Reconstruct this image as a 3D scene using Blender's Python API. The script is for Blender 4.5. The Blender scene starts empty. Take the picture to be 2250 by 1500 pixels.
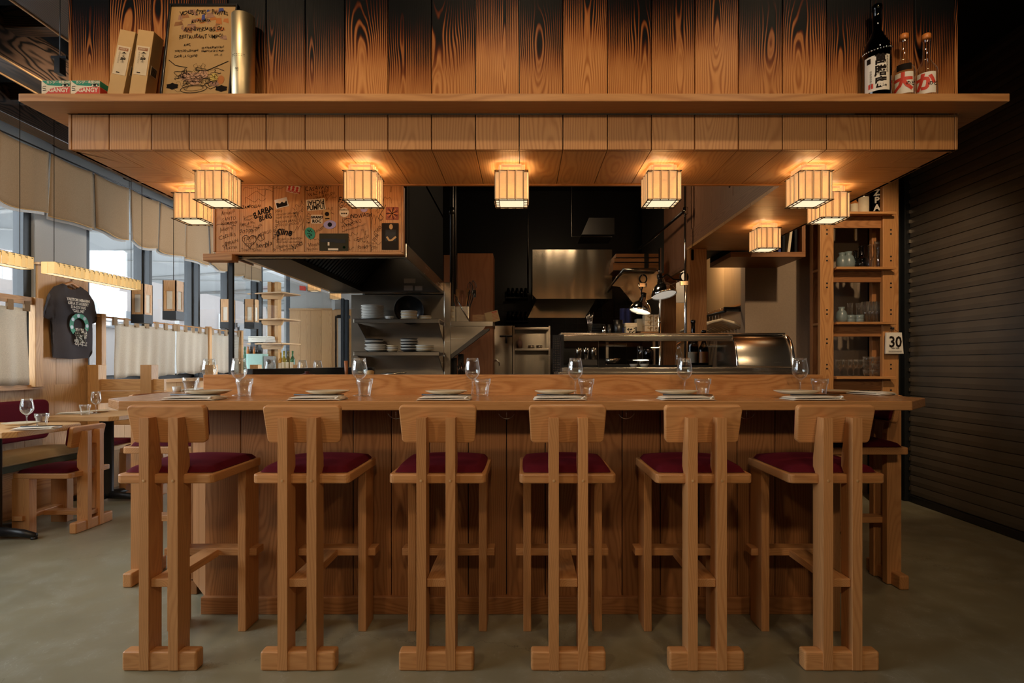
WORLD, KEY, EXPO = 10.0, 1.0, 0.05
import bpy, bmesh, math, random
from mathutils import Vector, Matrix
RN = random.Random(11)
SC = bpy.context.scene
COL = SC.collection
EYE = 1.17                      # camera height; the camera looks along +y
def px(u, d): return (u-1150)*d/1200.0
def pz(v, d): return EYE-(v-800)*d/1200.0
ORD = ['first','second','third','fourth','fifth','sixth','seventh','eighth','ninth','tenth','eleventh','twelfth','thirteenth','fourteenth']
# ------------------------------------------------------------------ nodes
class NT:
    def __init__(s, name):
        s.m = bpy.data.materials.new(name); s.m.use_nodes = True
        s.t = s.m.node_tree; s.t.nodes.clear()
        s.out = s.t.nodes.new('ShaderNodeOutputMaterial')
    def n(s, typ, ins=None, **kw):
        k = s.t.nodes.new('ShaderNode'+typ)
        for a, b in kw.items(): setattr(k, a, b)
        for a, b in (ins or {}).items():
            s.put(k.inputs[a], b)
        return k
    def put(s, sock, b):
        if isinstance(b, bpy.types.NodeSocket): s.t.links.new(b, sock)
        elif isinstance(b, bpy.types.Node): s.t.links.new(b.outputs[0], sock)
        else:
            if hasattr(sock.default_value, '__len__') and len(sock.default_value) == 4 and len(b) == 3: b = (*b, 1)
            sock.default_value = b
    def math(s, op, a, b=None, c=None, clamp=False):
        k = s.t.nodes.new('ShaderNodeMath'); k.operation = op; k.use_clamp = clamp
        s.put(k.inputs[0], a)
        if b is not None: s.put(k.inputs[1], b)
        if c is not None: s.put(k.inputs[2], c)
        return k.outputs[0]
    def vmath(s, op, a, b):
        k = s.t.nodes.new('ShaderNodeVectorMath'); k.operation = op
        s.put(k.inputs[0], a); s.put(k.inputs[1], b)
        return k.outputs[0]
    def mix(s, f, a, b, blend='MIX'):
        k = s.t.nodes.new('ShaderNodeMix'); k.data_type = 'RGBA'; k.blend_type = blend
        s.put(k.inputs['Factor'], f); s.put(k.inputs[6], a); s.put(k.inputs[7], b)
        return k.outputs[2]
    def noise(s, vec, scale=1.0, detail=2.0, rough=.5, dist=0.0):
        k = s.n('TexNoise', {'Vector': vec, 'Scale': scale, 'Detail': detail, 'Roughness': rough, 'Distortion': dist})
        return k.outputs[0]
    def ss(s, x, lo, hi):
        k = s.t.nodes.new('ShaderNodeMapRange'); k.interpolation_type = 'SMOOTHSTEP'
        s.put(k.inputs[0], x); s.put(k.inputs[1], lo); s.put(k.inputs[2], hi)
        return k.outputs[0]
    def bsdf(s, col, rough=.5, metal=0.0, bump=None, bstr=.2, bdist=.002, spec=.5, **ex):
        b = s.n('BsdfPrincipled', {'Base Color': col, 'Roughness': rough, 'Metallic': metal, 'Specular IOR Level': spec})
        for k, v in ex.items(): s.put(b.inputs[k.replace('_', ' ')], v)
        if bump is not None:
            bn = s.n('Bump', {'Height': bump, 'Strength': bstr, 'Distance': bdist})
            s.t.links.new(bn.outputs[0], b.inputs['Normal'])
        s.t.links.new(b.outputs[0], s.out.inputs[0])
        return b

def flat(name, col, rough=.6, metal=0.0, spec=.4, var=.12, scale=30, emit=None, estr=0, bstr=.1, **ex):
    t = NT(name); tc = t.n('TexCoord').outputs['Object']
    nz = t.noise(tc, scale, 3)
    k = t.math('MULTIPLY_ADD', nz, 2*var, 1-var)
    c = t.mix(1.0, col, t.n('CombineColor', {0: k, 1: k, 2: k}).outputs[0], 'MULTIPLY')
    b = t.bsdf(c, rough, metal, nz, bstr, .001, spec, **ex)
    if emit: t.put(b.inputs['Emission Color'], emit); b.inputs['Emission Strength'].default_value = estr
    return t.m

def wood(name, light, dark, freq=680., rough=.42, amt=.62, char=None, warp=.17, var=.22):
    t = NT(name)
    P = t.n('Attribute', attribute_name='P').outputs['Vector']
    rn = t.n('Attribute', attribute_name='rnd').outputs['Fac']
    orr = t.n('ObjectInfo').outputs['Random']
    off = t.n('CombineXYZ', {0: t.math('MULTIPLY', orr, 9.0), 1: t.math('MULTIPLY', t.math('SUBTRACT', orr, .5), .05), 2: t.math('MULTIPLY', orr, .03)})
    P = t.vmath('ADD', P, off.outputs[0])
    s = t.n('SeparateXYZ', {0: P})
    n1 = t.noise(t.vmath('MULTIPLY', P, (1.3, 5., 5.)), 1.0, 2)
    n2 = t.noise(t.vmath('MULTIPLY', P, (6., 26., 26.)), 1.0, 2)
    fib = t.noise(t.vmath('MULTIPLY', P, (14., 520., 520.)), 1.0, 2)
    d = t.math('ADD', t.math('MULTIPLY_ADD', n1, warp, .03-warp*.5), s.outputs[2])
    r = t.math('SQRT', t.math('ADD', t.math('MULTIPLY', s.outputs[1], s.outputs[1]), t.math('MULTIPLY', d, d)))
    ph = t.math('MULTIPLY_ADD', n2, 3.2, t.math('MULTIPLY', r, freq))
    ring = t.math('POWER', t.math('MULTIPLY_ADD', t.math('SINE', ph), .5, .5), 1.8)
    f = t.math('MULTIPLY_ADD', ring, amt, t.math('MULTIPLY', n1, .25), clamp=True)
    c = t.mix(f, light, dark)
    k = t.math('MULTIPLY', t.math('MULTIPLY_ADD', fib, .34, .83), t.math('MULTIPLY_ADD', t.math('ADD', rn, orr), var, 1-var))
    c = t.mix(1.0, c, t.n('CombineColor', {0: k, 1: t.math('POWER', k, 1.12), 2: t.math('POWER', k, 1.25)}).outputs[0], 'MULTIPLY')
    ru = t.math('MULTIPLY_ADD', fib, .18, rough-.09)
    if char:
        z = t.n('SeparateXYZ', {0: t.n('NewGeometry').outputs['Position']}).outputs[2]
        hf = t.math('ADD', t.math('MULTIPLY', t.math('SUBTRACT', ring, .5), -.20), t.math('MULTIPLY', t.math('SUBTRACT', n2, .5), .10))
        lvl = t.math('SUBTRACT', t.math('ADD', z, hf), t.math('MULTIPLY', t.math('SUBTRACT', rn, .5), .2))
        a1 = t.ss(lvl, char[0], char[0]+.17); a2 = t.ss(lvl, char[0]+.05, char[0]+.22)
        c = t.mix(a1, c, t.mix(1.0, c, (.42, .17, .07), 'MULTIPLY'))
        c = t.mix(a2, c, (.004, .0045, .005))
        ru = t.math('MULTIPLY_ADD', a2, .1, ru)
    t.bsdf(c, ru, 0, t.math('MULTIPLY_ADD', ring, -.5, fib), .12, .0012, .08 if char else .4)
    return t.m
# ------------------------------------------------------------------ mesh builder
class MB:
    def __init__(s):
        s.v = []; s.f = []; s.p = []; s.r = []; s.m = []; s.M = None; s.sm = []
    def add(s, vs, fs, g=None, mat=0, sm=False):
        vs = [Vector(q) for q in vs]
        lo = [min(q[i] for q in vs) for i in range(3)]; hi = [max(q[i] for q in vs) for i in range(3)]
        c = [(lo[i]+hi[i])/2 for i in range(3)]; e = [hi[i]-lo[i] for i in range(3)]
        a = 'xyz'.index(g) if g else e.index(max(e))
        rest = [i for i in range(3) if i != a]
        b, d = (rest if e[rest[0]] >= e[rest[1]] else rest[::-1])
        o = (RN.uniform(0, 40), RN.uniform(-.07, .07), RN.uniform(-.02, .05)); rr = RN.random()
        n = len(s.v)
        for q in vs:
            s.p += [q[a]-c[a]+o[0], q[b]-c[b]+o[1], q[d]-c[d]+o[2]]; s.r.append(rr)
            s.v.append((s.M @ q) if s.M else q)
        for k in fs:
            s.f.append([i+n for i in k]); s.m.append(mat); s.sm.append(sm)
        return s
    def box(s, x0, x1, y0, y1, z0, z1, g=None, mat=0):
        vs = [(x, y, z) for x in (x0, x1) for y in (y0, y1) for z in (z0, z1)]
        return s.add(vs, [(0,1,3,2), (4,6,7,5), (0,4,5,1), (2,3,7,6), (0,2,6,4), (1,5,7,3)], g, mat)
    def prism(s, poly, ax, a, b, g=None, mat=0, sm=False):
        def P(u, v, w): return {'x': (w, u, v), 'y': (u, w, v), 'z': (u, v, w)}[ax]
        n = len(poly); vs = [P(u, v, a) for u, v in poly]+[P(u, v, b) for u, v in poly]
        area = sum(poly[i][0]*poly[(i+1) % n][1]-poly[(i+1) % n][0]*poly[i][1] for i in range(n))
        fs = [list(range(n))[::-1], list(range(n, 2*n))]+[[i, (i+1) % n, n+(i+1) % n, n+i] for i in range(n)]
        if (area < 0) != (ax == 'y'): fs = [k[::-1] for k in fs]
        return s.add(vs, fs, g, mat, sm)
    def lathe(s, prof, c=(0,0,0), n=16, mat=0, ax='z', sm=True, cap=True):
        vs = []; fs = []
        for r, z in prof:
            for i in range(n):
                t = 2*math.pi*i/n
                q = (r*math.cos(t), r*math.sin(t), z)
                if ax == 'y': q = (q[0], -q[2], q[1])
                if ax == 'x': q = (q[2], q[0], q[1])
                vs.append((q[0]+c[0], q[1]+c[1], q[2]+c[2]))
        for j in range(len(prof)-1):
            for i in range(n):
                k = (i+1) % n
                fs.append([j*n+i, j*n+k, (j+1)*n+k, (j+1)*n+i])
        if cap:
            if prof[0][0] > 1e-5: fs.append(list(range(n))[::-1])
            if prof[-1][0] > 1e-5: fs.append([(len(prof)-1)*n+i for i in range(n)])
        return s.add(vs, fs, None, mat, sm)
    def tube(s, pts, r, n=8, closed=False, mat=0):
        pts = [Vector(q) for q in pts]; m = len(pts); vs = []; fs = []; up = None
        for i, q in enumerate(pts):
            if closed: t = pts[(i+1) % m]-pts[i-1]
            else: t = pts[min(i+1, m-1)]-pts[max(i-1, 0)]
            t.normalize()
            if up is None: up = t.orthogonal().normalized()
            up = (up-t*up.dot(t)); up = up.normalized() if up.length > 1e-6 else t.orthogonal().normalized()
            w = t.cross(up); rr = r[i] if isinstance(r, (list, tuple)) else r
            for k in range(n):
                a = 2*math.pi*k/n; vs.append(q+(up*math.cos(a)+w*math.sin(a))*rr)
        for i in range(m if closed else m-1):
            j = (i+1) % m
            for k in range(n):
                l = (k+1) % n; fs.append([i*n+k, i*n+l, j*n+l, j*n+k])
        if not closed: fs += [list(range(n))[::-1], [(m-1)*n+k for k in range(n)]]
        return s.add(vs, fs, None, mat, True)
    def grid(s, nu, nv, fn, g=None, mat=0, sm=True, wrap=False):
        vs = [fn(i/(nu-(0 if wrap else 1)), j/(nv-1)) for j in range(nv) for i in range(nu)]
        fs = [[j*nu+i, j*nu+(i+1) % nu, (j+1)*nu+(i+1) % nu, (j+1)*nu+i] for j in range(nv-1) for i in range(nu if wrap else nu-1)]
        return s.add(vs, fs, g, mat, sm)
    def text(s, body, size, org, ux=(1,0,0), uz=(0,0,1), rot=0., bold=.0, align='CENTER', mat=0, sx=1., shear=0., wob=0.):
        c = bpy.data.curves.new('t', 'FONT'); c.body = body; c.size = size; c.resolution_u = 2
        c.offset = bold*size; c.align_x = align; c.align_y = 'CENTER'; c.shear = shear
        o = bpy.data.objects.new('t', c); m = o.to_mesh()
        X = Vector(ux); Z = Vector(uz); O = Vector(org); cr, sr = math.cos(rot), math.sin(rot)
        vs = []
        for q in m.vertices:
            a, b = q.co.x*sx, q.co.y
            if wob: k = a/size; b = b*(1+.25*wob*math.sin(k*4.3+len(body)))+wob*.16*size*math.sin(k*3.1+len(body)*1.7); a += wob*.10*size*math.sin(b/size*5+k*2)
            vs.append(O+X*(a*cr-b*sr)+Z*(a*sr+b*cr))
        fs = [list(p.vertices) for p in m.polygons]
        o.to_mesh_clear(); bpy.data.objects.remove(o); bpy.data.curves.remove(c)
        if vs: s.add(vs, fs, None, mat)
        return s
    def ribbon(s, pts, w, org, ux=(1,0,0), uz=(0,0,1), mat=0, closed=False):
        X = Vector(ux); Z = Vector(uz); O = Vector(org); q = [Vector((a, b)) for a, b in pts]; m = len(q); vs = []
        for i in range(m):
            t = (q[(i+1) % m]-q[i-1]) if closed else q[min(i+1, m-1)]-q[max(i-1, 0)]
            t = t.normalized() if t.length > 1e-9 else Vector((1, 0)); nn = Vector((-t.y, t.x))*w/2
            for z in (q[i]+nn, q[i]-nn): vs.append(O+X*z.x+Z*z.y)
        fs = [[2*i, 2*i+1, (2*i+3) % (2*m), (2*i+2) % (2*m)] for i in range(m if closed else m-1)]
        return s.add(vs, fs, None, mat)
    def build(s, name, mats, parent=None, bev=0., seg=2, smooth=None, solid=0., sub=0, origin=None):
        if not isinstance(mats, (list, tuple)): mats = [mats]
        if parent is not None: o = wloc(parent)
        elif origin is not None: o = Vector(origin)
        else:
            o = Vector(((min(q[0] for q in s.v)+max(q[0] for q in s.v))/2, (min(q[1] for q in s.v)+max(q[1] for q in s.v))/2, min(q[2] for q in s.v)))
        me = bpy.data.meshes.new(name)
        me.from_pydata([tuple(Vector(q)-o) for q in s.v], [], s.f)
        for m in mats: me.materials.append(m)
        me.polygons.foreach_set('material_index', s.m)
        me.polygons.foreach_set('use_smooth', [bool(k) if smooth is None else smooth for k in s.sm])
        at = me.attributes.new('P', 'FLOAT_VECTOR', 'POINT'); at.data.foreach_set('vector', s.p)
        at = me.attributes.new('rnd', 'FLOAT', 'POINT'); at.data.foreach_set('value', s.r)
        bm = bmesh.new(); bm.from_mesh(me); bmesh.ops.recalc_face_normals(bm, faces=bm.faces); bm.to_mesh(me); bm.free()
        me.update()
        ob = bpy.data.objects.new(name, me); COL.objects.link(ob)
        if parent is not None: ob.parent = parent
        else: ob.location = o
        if sub:
            md = ob.modifiers.new('sub', 'SUBSURF'); md.levels = md.render_levels = sub
        if solid:
            md = ob.modifiers.new('sol', 'SOLIDIFY'); md.thickness = solid; md.offset = 0
        if bev:
            md = ob.modifiers.new('bev', 'BEVEL'); md.width = bev; md.segments = seg; md.limit_method = 'ANGLE'; md.angle_limit = .7
        return ob
def wloc(o):
    v = Vector(o.location)
    while o.parent: o = o.parent; v = v+Vector(o.location)
    return v
def tag(o, label=None, cat=None, group=None, kind=None):
    if label: o['label'] = label
    if cat: o['category'] = cat
    if group: o['group'] = group
    if kind: o['kind'] = kind
    return o
def thing(name, label, cat, loc=(0,0,0), group=None, rz=0.):
    o = bpy.data.objects.new(name, None); COL.objects.link(o); o.empty_display_size = .05
    o.location = loc; o.rotation_euler = (0, 0, rz)
    return tag(o, label, cat, group)
def struct(mb, name, mat, **k): return tag(mb.build(name, mat, **k), kind='structure')
def dup(root, loc, rz=None, label=None, group=None, rot=None):
    def cp(o, par):
        c = o.copy(); COL.objects.link(c); c.parent = par
        for ch in KIDS.get(o.name, [k for k in bpy.data.objects if k.parent == o]): cp(ch, c)
        return c
    if root.name not in KIDS:
        def reg(o):
            KIDS[o.name] = [k for k in bpy.data.objects if k.parent == o]
            for k in KIDS[o.name]: reg(k)
        reg(root)
    r = cp(root, None); r.location = loc
    if rz is not None: r.rotation_euler = (0, 0, rz)
    if rot is not None: r.rotation_euler = rot
    if label: r['label'] = label
    if group: r['group'] = group
    return r
KIDS = {}
def rrect(x0, x1, y0, y1, r, n=4):
    out = []
    for cx, cy, a0 in ((x1-r, y1-r, 0), (x0+r, y1-r, 90), (x0+r, y0+r, 180), (x1-r, y0+r, 270)):
        for i in range(n+1):
            a = math.radians(a0+90*i/n); out.append((cx+r*math.cos(a), cy+r*math.sin(a)))
    return out
def rotz(a, c=(0,0,0)):
    c = Vector(c); return Matrix.Translation(c) @ Matrix.Rotation(a, 4, 'Z') @ Matrix.Translation(-c)
def roty(a, c=(0,0,0)):
    c = Vector(c); return Matrix.Translation(c) @ Matrix.Rotation(a, 4, 'Y') @ Matrix.Translation(-c)
# ------------------------------------------------------------------ materials
M = {}
M['wood'] = wood('oiled_fir', (.53, .265, .098), (.33, .135, .041))
M['soft'] = wood('canopy_fir', (.54, .268, .098), (.37, .155, .049), 620)
M['soff'] = wood('lamplit_soffit_fir', (.62, .345, .135), (.46, .215, .07), 560)  # canopy fir lightened, lamp glow on the soffit put into its colour
M['stoolw'] = wood('stool_oak', (.56, .275, .105), (.41, .175, .06), 800, .4, .5)
M['panel'] = wood('counter_fir', (.36, .158, .058), (.22, .088, .03), 640)
M['top'] = wood('counter_oak', (.51, .248, .09), (.35, .14, .044), 300, .28, .6, warp=.3)
M['char'] = wood('charred_cedar', (.54, .255, .088), (.27, .092, .025), 860, .42, .75, char=(2.47,), warp=.12)
M['burnt'] = wood('burnt_beam', (.105, .062, .04), (.008, .007, .006), 480, .34, .95, warp=.24)
M['darkw'] = wood('brown_stained_fir', (.36, .185, .11), (.21, .10, .058), 600, .5)
M['redw'] = wood('cherry_veneer', (.32, .12, .045), (.22, .075, .026), 300, .45, .4)
M['ply'] = wood('pale_plywood', (.46, .30, .15), (.38, .235, .11), 200, .5, .4)
M['pale'] = wood('pale_fir', (.56, .33, .14), (.41, .215, .08), 500, .5)
M['velvet'] = flat('burgundy_velvet', (.085, .005, .012), .85, spec=.1, scale=60, Sheen_Weight=.07, Sheen_Tint=(1, .12, .16, 1), Sheen_Roughness=.4)
M['black'] = flat('black_paint', (.010, .011, .012), .5, spec=.3)
M['iron'] = flat('black_iron', (.012, .012, .013), .38, spec=.5)
M['dark'] = flat('dark_ceiling', (.012, .012, .013), .8, spec=.15)
M['linen'] = flat('tan_linen', (.34, .245, .155), .9, spec=.1, scale=220, bstr=.4)
M['cloth'] = flat('white_cotton', (.74, .68, .58), .9, spec=.1, scale=300, bstr=.3)
M['ceramic'] = flat('cream_ceramic', (.66, .55, .38), .25, spec=.5, var=.05)
M['white'] = flat('white_ceramic', (.62, .60, .56), .3, spec=.5, var=.06)
M['darkcer'] = flat('dark_stoneware', (.035, .035, .035), .35, spec=.4)
M['celadon'] = flat('grey_celadon', (.15, .195, .20), .3, spec=.5)
M['ink'] = flat('ink', (.012, .008, .006), .8, spec=.1)
M['ebony'] = flat('black_lacquer', (.008, .008, .009), .3)
M['card'] = flat('kraft_card', (.52, .32, .135), .8, spec=.1, var=.05)
M['paperw'] = flat('white_paper', (.70, .65, .56), .8, spec=.1, var=.04)
M['red'] = flat('red_print', (.55, .045, .022), .6)
M['green'] = flat('green_print', (.02, .22, .12), .6)
M['cream'] = flat('cream_print', (.72, .60, .42), .7)
M['plaster'] = flat('beige_plaster', (.30, .225, .16), .9, spec=.1, scale=90, bstr=.3)
M['stucco'] = flat('grey_stucco', (.36, .36, .35), .95, spec=.1, scale=160, bstr=.8)
M['mull'] = flat('blue_grey_metal', (.03, .034, .038), .5, .3)
M['shutter'] = flat('charcoal_shutter', (.105, .088, .07), .5, .1, var=.2, scale=6)
M['gold'] = flat('silver_foil', (.75, .62, .38), .42, 1.0, var=.08)
M['amber'] = flat('amber_cap', (.5, .16, .03), .4)
M['tee'] = flat('charcoal_jersey', (.06, .053, .056), .9, spec=.1, scale=200, bstr=.4)
M['tan'] = flat('olive_tan_leather', (.30, .185, .075), .5, spec=.3, scale=14, bstr=.3)
M['olive'] = flat('olive_fabric', (.05, .048, .022), .8)
M['plastic'] = flat('ivory_plastic', (.62, .55, .40), .4)
M['mint'] = flat('mint_crate', (.38, .60, .53), .6)
M['sticker'] = flat('lilac_sticker', (.36, .30, .50), .5)
M['blueap'] = flat('blue_cloth', (.06, .07, .22), .9)
def steel(name, c, r, wav=.0, s=(3., 3., 3.)):
    t = NT(name); tc = t.n('TexCoord').outputs['Object']
    br = t.noise(t.vmath('MULTIPLY', tc, (3., 3., 260.)), 1.0, 2)
    w = t.noise(t.vmath('MULTIPLY', tc, s), 1.0, 1)
    t.bsdf(c, t.math('MULTIPLY_ADD', br, .10, r-.05), 1.0, t.math('MULTIPLY', w, wav), 1.0, .02)
    return t.m
M['steel'] = steel('brushed_steel', (.5, .44, .36), .25, .35)
M['wavy'] = steel('dented_steel', (.5, .44, .35), .24, 1.1, (5., 5., .9))
M['dsteel'] = steel('dark_steel', (.085, .08, .075), .38, .2)
M['chrome'] = steel('chrome', (.75, .73, .70), .12)
def glass(name, tint, lo=.04, hi=.75, rough=.02, rim_glint=0.):
    t = NT(name); lw = t.n('LayerWeight', {'Blend': .5}).outputs['Facing']
    f = t.math('MULTIPLY_ADD', t.math('POWER', lw, 3.0), hi, lo, clamp=True)
    a = t.n('BsdfTransparent', {'Color': tint}); b = t.n('BsdfGlossy', {'Color': (1, 1, 1, 1), 'Roughness': rough})
    k = t.n('MixShader', {0: f, 1: a, 2: b})
    if rim_glint:
        k = t.n('MixShader', {0: t.math('MULTIPLY_ADD', t.math('POWER', lw, 4.0), rim_glint, .012, clamp=True), 1: k, 2: t.n('BsdfTranslucent', {'Color': (.95, .93, .9, 1)})})  # white mixed in at grazing edges, imitating bright highlights on glass rims
    t.t.links.new(k.outputs[0], t.out.inputs[0])
    return t.m
M['glass'] = glass('clear_glass', (.95, .96, .95, 1), .07, 1.0, rim_glint=.85)
M['pane'] = glass('window_glass', (.95, .96, .96, 1), .02, .5)
M['bgreen'] = glass('green_bottle_glass', (.10, .45, .25, 1))
M['byel'] = glass('yellow_bottle_glass', (.75, .60, .15, 1))
M['bred'] = glass('dark_red_glass', (.10, .015, .01, 1))
M['bdark'] = glass('dark_bottle_glass', (.012, .016, .018, 1), .03)
def paper(name, c, e, var=.3, tr=0.):
    t = NT(name); rn = t.n('Attribute', attribute_name='rnd').outputs['Fac']
    P = t.n('Attribute', attribute_name='P').outputs['Vector']
    nz = t.noise(t.vmath('MULTIPLY', P, (260., 40., 40.)), 1.0, 2)
    k = t.math('MULTIPLY', t.math('MULTIPLY_ADD', rn, var, 1-var*.5), t.math('MULTIPLY_ADD', nz, .3, .85))
    b = t.bsdf((.35, .22, .10, 1), .9, spec=.1); t.put(b.inputs['Emission Color'], c); t.put(b.inputs['Emission Strength'], t.math('MULTIPLY', k, e))
    if tr:
        x = t.n('MixShader', {0: tr, 1: b, 2: t.n('BsdfTransparent', {'Color': (1, .86, .66, 1)})}); t.t.links.new(x.outputs[0], t.out.inputs[0])
    return t.m
M['shade'] = paper('lamp_paper', (1, .64, .30, 1), .46, .3, .33)
M['shade_dbl'] = paper('lamp_paper_overlap', (1, .54, .22, 1), .22, .2, .2)
M['shade_up'] = paper('lamp_paper_top', (1, .64, .30, 1), .5, .3, .4)
M['glow'] = paper('lamp_diffuser', (1, .79, .50, 1), 1.1, .0)
M['shade2'] = paper('linear_lamp_paper', (1, .66, .26, 1), .62)
M['lath'] = flat('dark_lath', (.05, .028, .012), .7)
M['paperwin'] = flat('lantern_paper', (.6, .57, .5), .9)
def fabric(name, c, tr=.5, sc=260):
    t = NT(name); tc = t.n('TexCoord').outputs['Object']
    nz = t.noise(t.vmath('MULTIPLY', tc, (sc, sc, sc*.4)), 1.0, 2)
    k = t.math('MULTIPLY_ADD', nz, .5, .75)
    cc = t.mix(1.0, c, t.n('CombineColor', {0: k, 1: k, 2: k}).outputs[0], 'MULTIPLY')
    a = t.n('BsdfDiffuse', {'Color': cc}); b = t.n('BsdfTranslucent', {'Color': cc})
    x = t.n('MixShader', {0: tr, 1: a, 2: b}); t.t.links.new(x.outputs[0], t.out.inputs[0])
    return t.m
M['valance'] = fabric('tan_burlap', (.38, .27, .17, 1), .3)
M['lining'] = fabric('white_lining', (.62, .60, .58, 1), .5)
M['curtain'] = fabric('cream_linen_curtain', (.58, .52, .44, 1), .5)
M['awn'] = fabric('awning_fabric', (.33, .335, .335, 1), .5, .15)
def floor_mat():
    t = NT('polished_concrete'); tc = t.n('TexCoord').outputs['Object']
    a = t.noise(tc, .8, 5, .6); b = t.noise(tc, 7., 4, .65); c3 = t.noise(t.vmath('MULTIPLY', tc, (220., 220., 1.)), 1.0, 2)
    c = t.mix(t.ss(a, .35, .65), (.27, .24, .15, 1), (.20, .178, .115, 1))
    c = t.mix(t.math('MULTIPLY', t.ss(b, .4, .7), .35), c, (.35, .335, .265, 1))
    v = t.n('TexVoronoi', {'Vector': t.vmath('ADD', tc, t.n('CombineXYZ', {0: b, 1: a, 2: 0.0}).outputs[0]), 'Scale': .42}, feature='DISTANCE_TO_EDGE')
    cr = t.ss(v.outputs['Distance'], .0, .0012)
    c = t.mix(t.math('MULTIPLY', t.math('SUBTRACT', 1.0, cr), .45), c, (.03, .026, .02, 1))
    # worn scratches
    w = t.n('TexWave', {'Vector': tc, 'Scale': 9.0, 'Distortion': 22.0, 'Detail': 3.0, 'Detail Scale': 1.3})
    sc = t.math('MULTIPLY', t.ss(w.outputs['Fac'], .97, 1.0), t.ss(b, .48, .62))
    c = t.mix(t.math('MULTIPLY', sc, .3), c, (.5, .47, .38, 1))
    t.bsdf(c, t.math('MULTIPLY_ADD', b, .3, .2), 0, c3, .05, .001, .45)
    return t.m
M['floor'] = floor_mat()
# ================================================================== the room shell
b = MB(); b.box(-4.6, 3.5, -3.6, 10.8, -.1, 0); struct(b, 'floor', M['floor'])
b = MB(); b.box(-4.6, 3.5, -3.6, 10.8, 3.42, 3.5); struct(b, 'ceiling', M['dark'])
b = MB(); b.box(-4.6, 3.5, -3.7, -3.6, 0, .6); b.box(-4.6, 3.5, -3.7, -3.6, 3.1, 3.42); b.box(-4.6, 3.5, -3.7, -3.6, .6, 3.1); struct(b, 'wall_front', M['plaster'])
b = MB(); b.box(3.36, 3.5, -3.6, 4.95, 0, 3.42); struct(b, 'wall_right', M['black'])
b = MB(); b.box(2.01, 3.5, 4.95, 5.05, 0, 3.42); struct(b, 'wall_niche', M['plaster'])
b = MB(); b.box(3.12, 3.36, 4.72, 4.95, 0, 3.42); struct(b, 'trim_1', M['black'])
b = MB(); b.box(2.08, 2.18, 5.05, 7.2, 0, 3.42); struct(b, 'wall_corridor', M['plaster'])
b = MB(); b.box(-1.4, 2.2, 7.1, 7.2, 0, 3.42)
for i in range(22):
    for j in range(14):
        b.box(-1.38+i*.16, -1.385+(i+1)*.16, 7.09, 7.1, .9+j*.08, .976+j*.08)
struct(b, 'wall_kitchen', M['iron'])
b = MB(); b.box(-1.36, -1.34, 4.62, 7.2, 0, 3.42); struct(b, 'wall_partition', M['black'])
# left wall with its windows (plane x = -4.4)
WX = -4.4
def dl(u): return -WX*1200/(1150-u)
b = MB()
b.box(WX-.2, WX, -3.6, 10.8, 0, .98); b.box(WX-.2, WX, -3.6, 10.8, 3.12, 3.42)
b.box(WX-.2, WX, -3.6, -.3, .98, 3.12); b.box(WX-.2, WX, 1.9, 2.2, .98, 3.12)
b.box(WX-.2, WX, 4.92, 5.50, .98, 3.12)
struct(b, 'wall_left', M['stucco'])
b = MB()
for i in range(46):
    y = -3.6+i*.3; b.box(WX, WX+.02, y, y+.296, 0, .98, 'z')
for i in range(3):
    y = 4.93+i*.19; b.box(WX, WX+.02, y, y+.186, .98, 2.07, 'z')
b.box(WX, WX+.05, 4.91, 5.52, 2.07, 2.09, 'y')
b.box(WX, WX+.09, 2.2, 4.92, .95, .99, 'y'); b.box(WX, WX+.09, 5.5, 10.5, .95, .99, 'y')
struct(b, 'wall_left_wainscot', M['pale'])
b = MB(); b.box(-4.6, -1.4, 10.5, 10.8, 0, 3.42); b.box(-4.4, -3.62, 10.3, 10.5, 0, 3.42); struct(b, 'wall_far', M['stucco'])
b = MB()
for i in range(5):
    x = -4.4+i*.2; b.box(x, x+.196, 10.28, 10.3, 0, 2.19, 'z')
for i in range(12):
    x = -3.62+i*.19; b.box(x, x+.186, 10.48, 10.5, 0, 2.19, 'z')
b.box(-4.4, -3.6, 10.25, 10.3, 2.19, 2.22, 'x'); b.box(-3.62, -1.4, 10.45, 10.5, 2.19, 2.22, 'x')
struct(b, 'wall_far_wainscot', M['pale'])
def window(n, y0, y1, bars):
    b = MB()
    for y in [y0+.04, y1-.04]+bars: b.box(WX-.13, WX-.03, y-.038, y+.038, .99, 3.12)
    for z in (1.02, 3.09): b.box(WX-.14, WX-.03, y0, y1, z-.03, z+.03)
    for y in bars: b.box(WX-.01, WX+.05, y-.02, y+.02, .99, 3.12)
    w = struct(b, 'window_%d' % n, M['mull'], bev=.004)
    b = MB(); b.box(WX-.09, WX-.082, y0, y1, 1.0, 3.1)
    b.build('pane', M['pane'], w)
window(1, 2.2, 4.92, [3.2, 4.3])
window(2, 5.5, 10.5, [6.38, 7.33, 8.2, 9.1]); window(3, -.3, 1.9, [.8])
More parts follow.
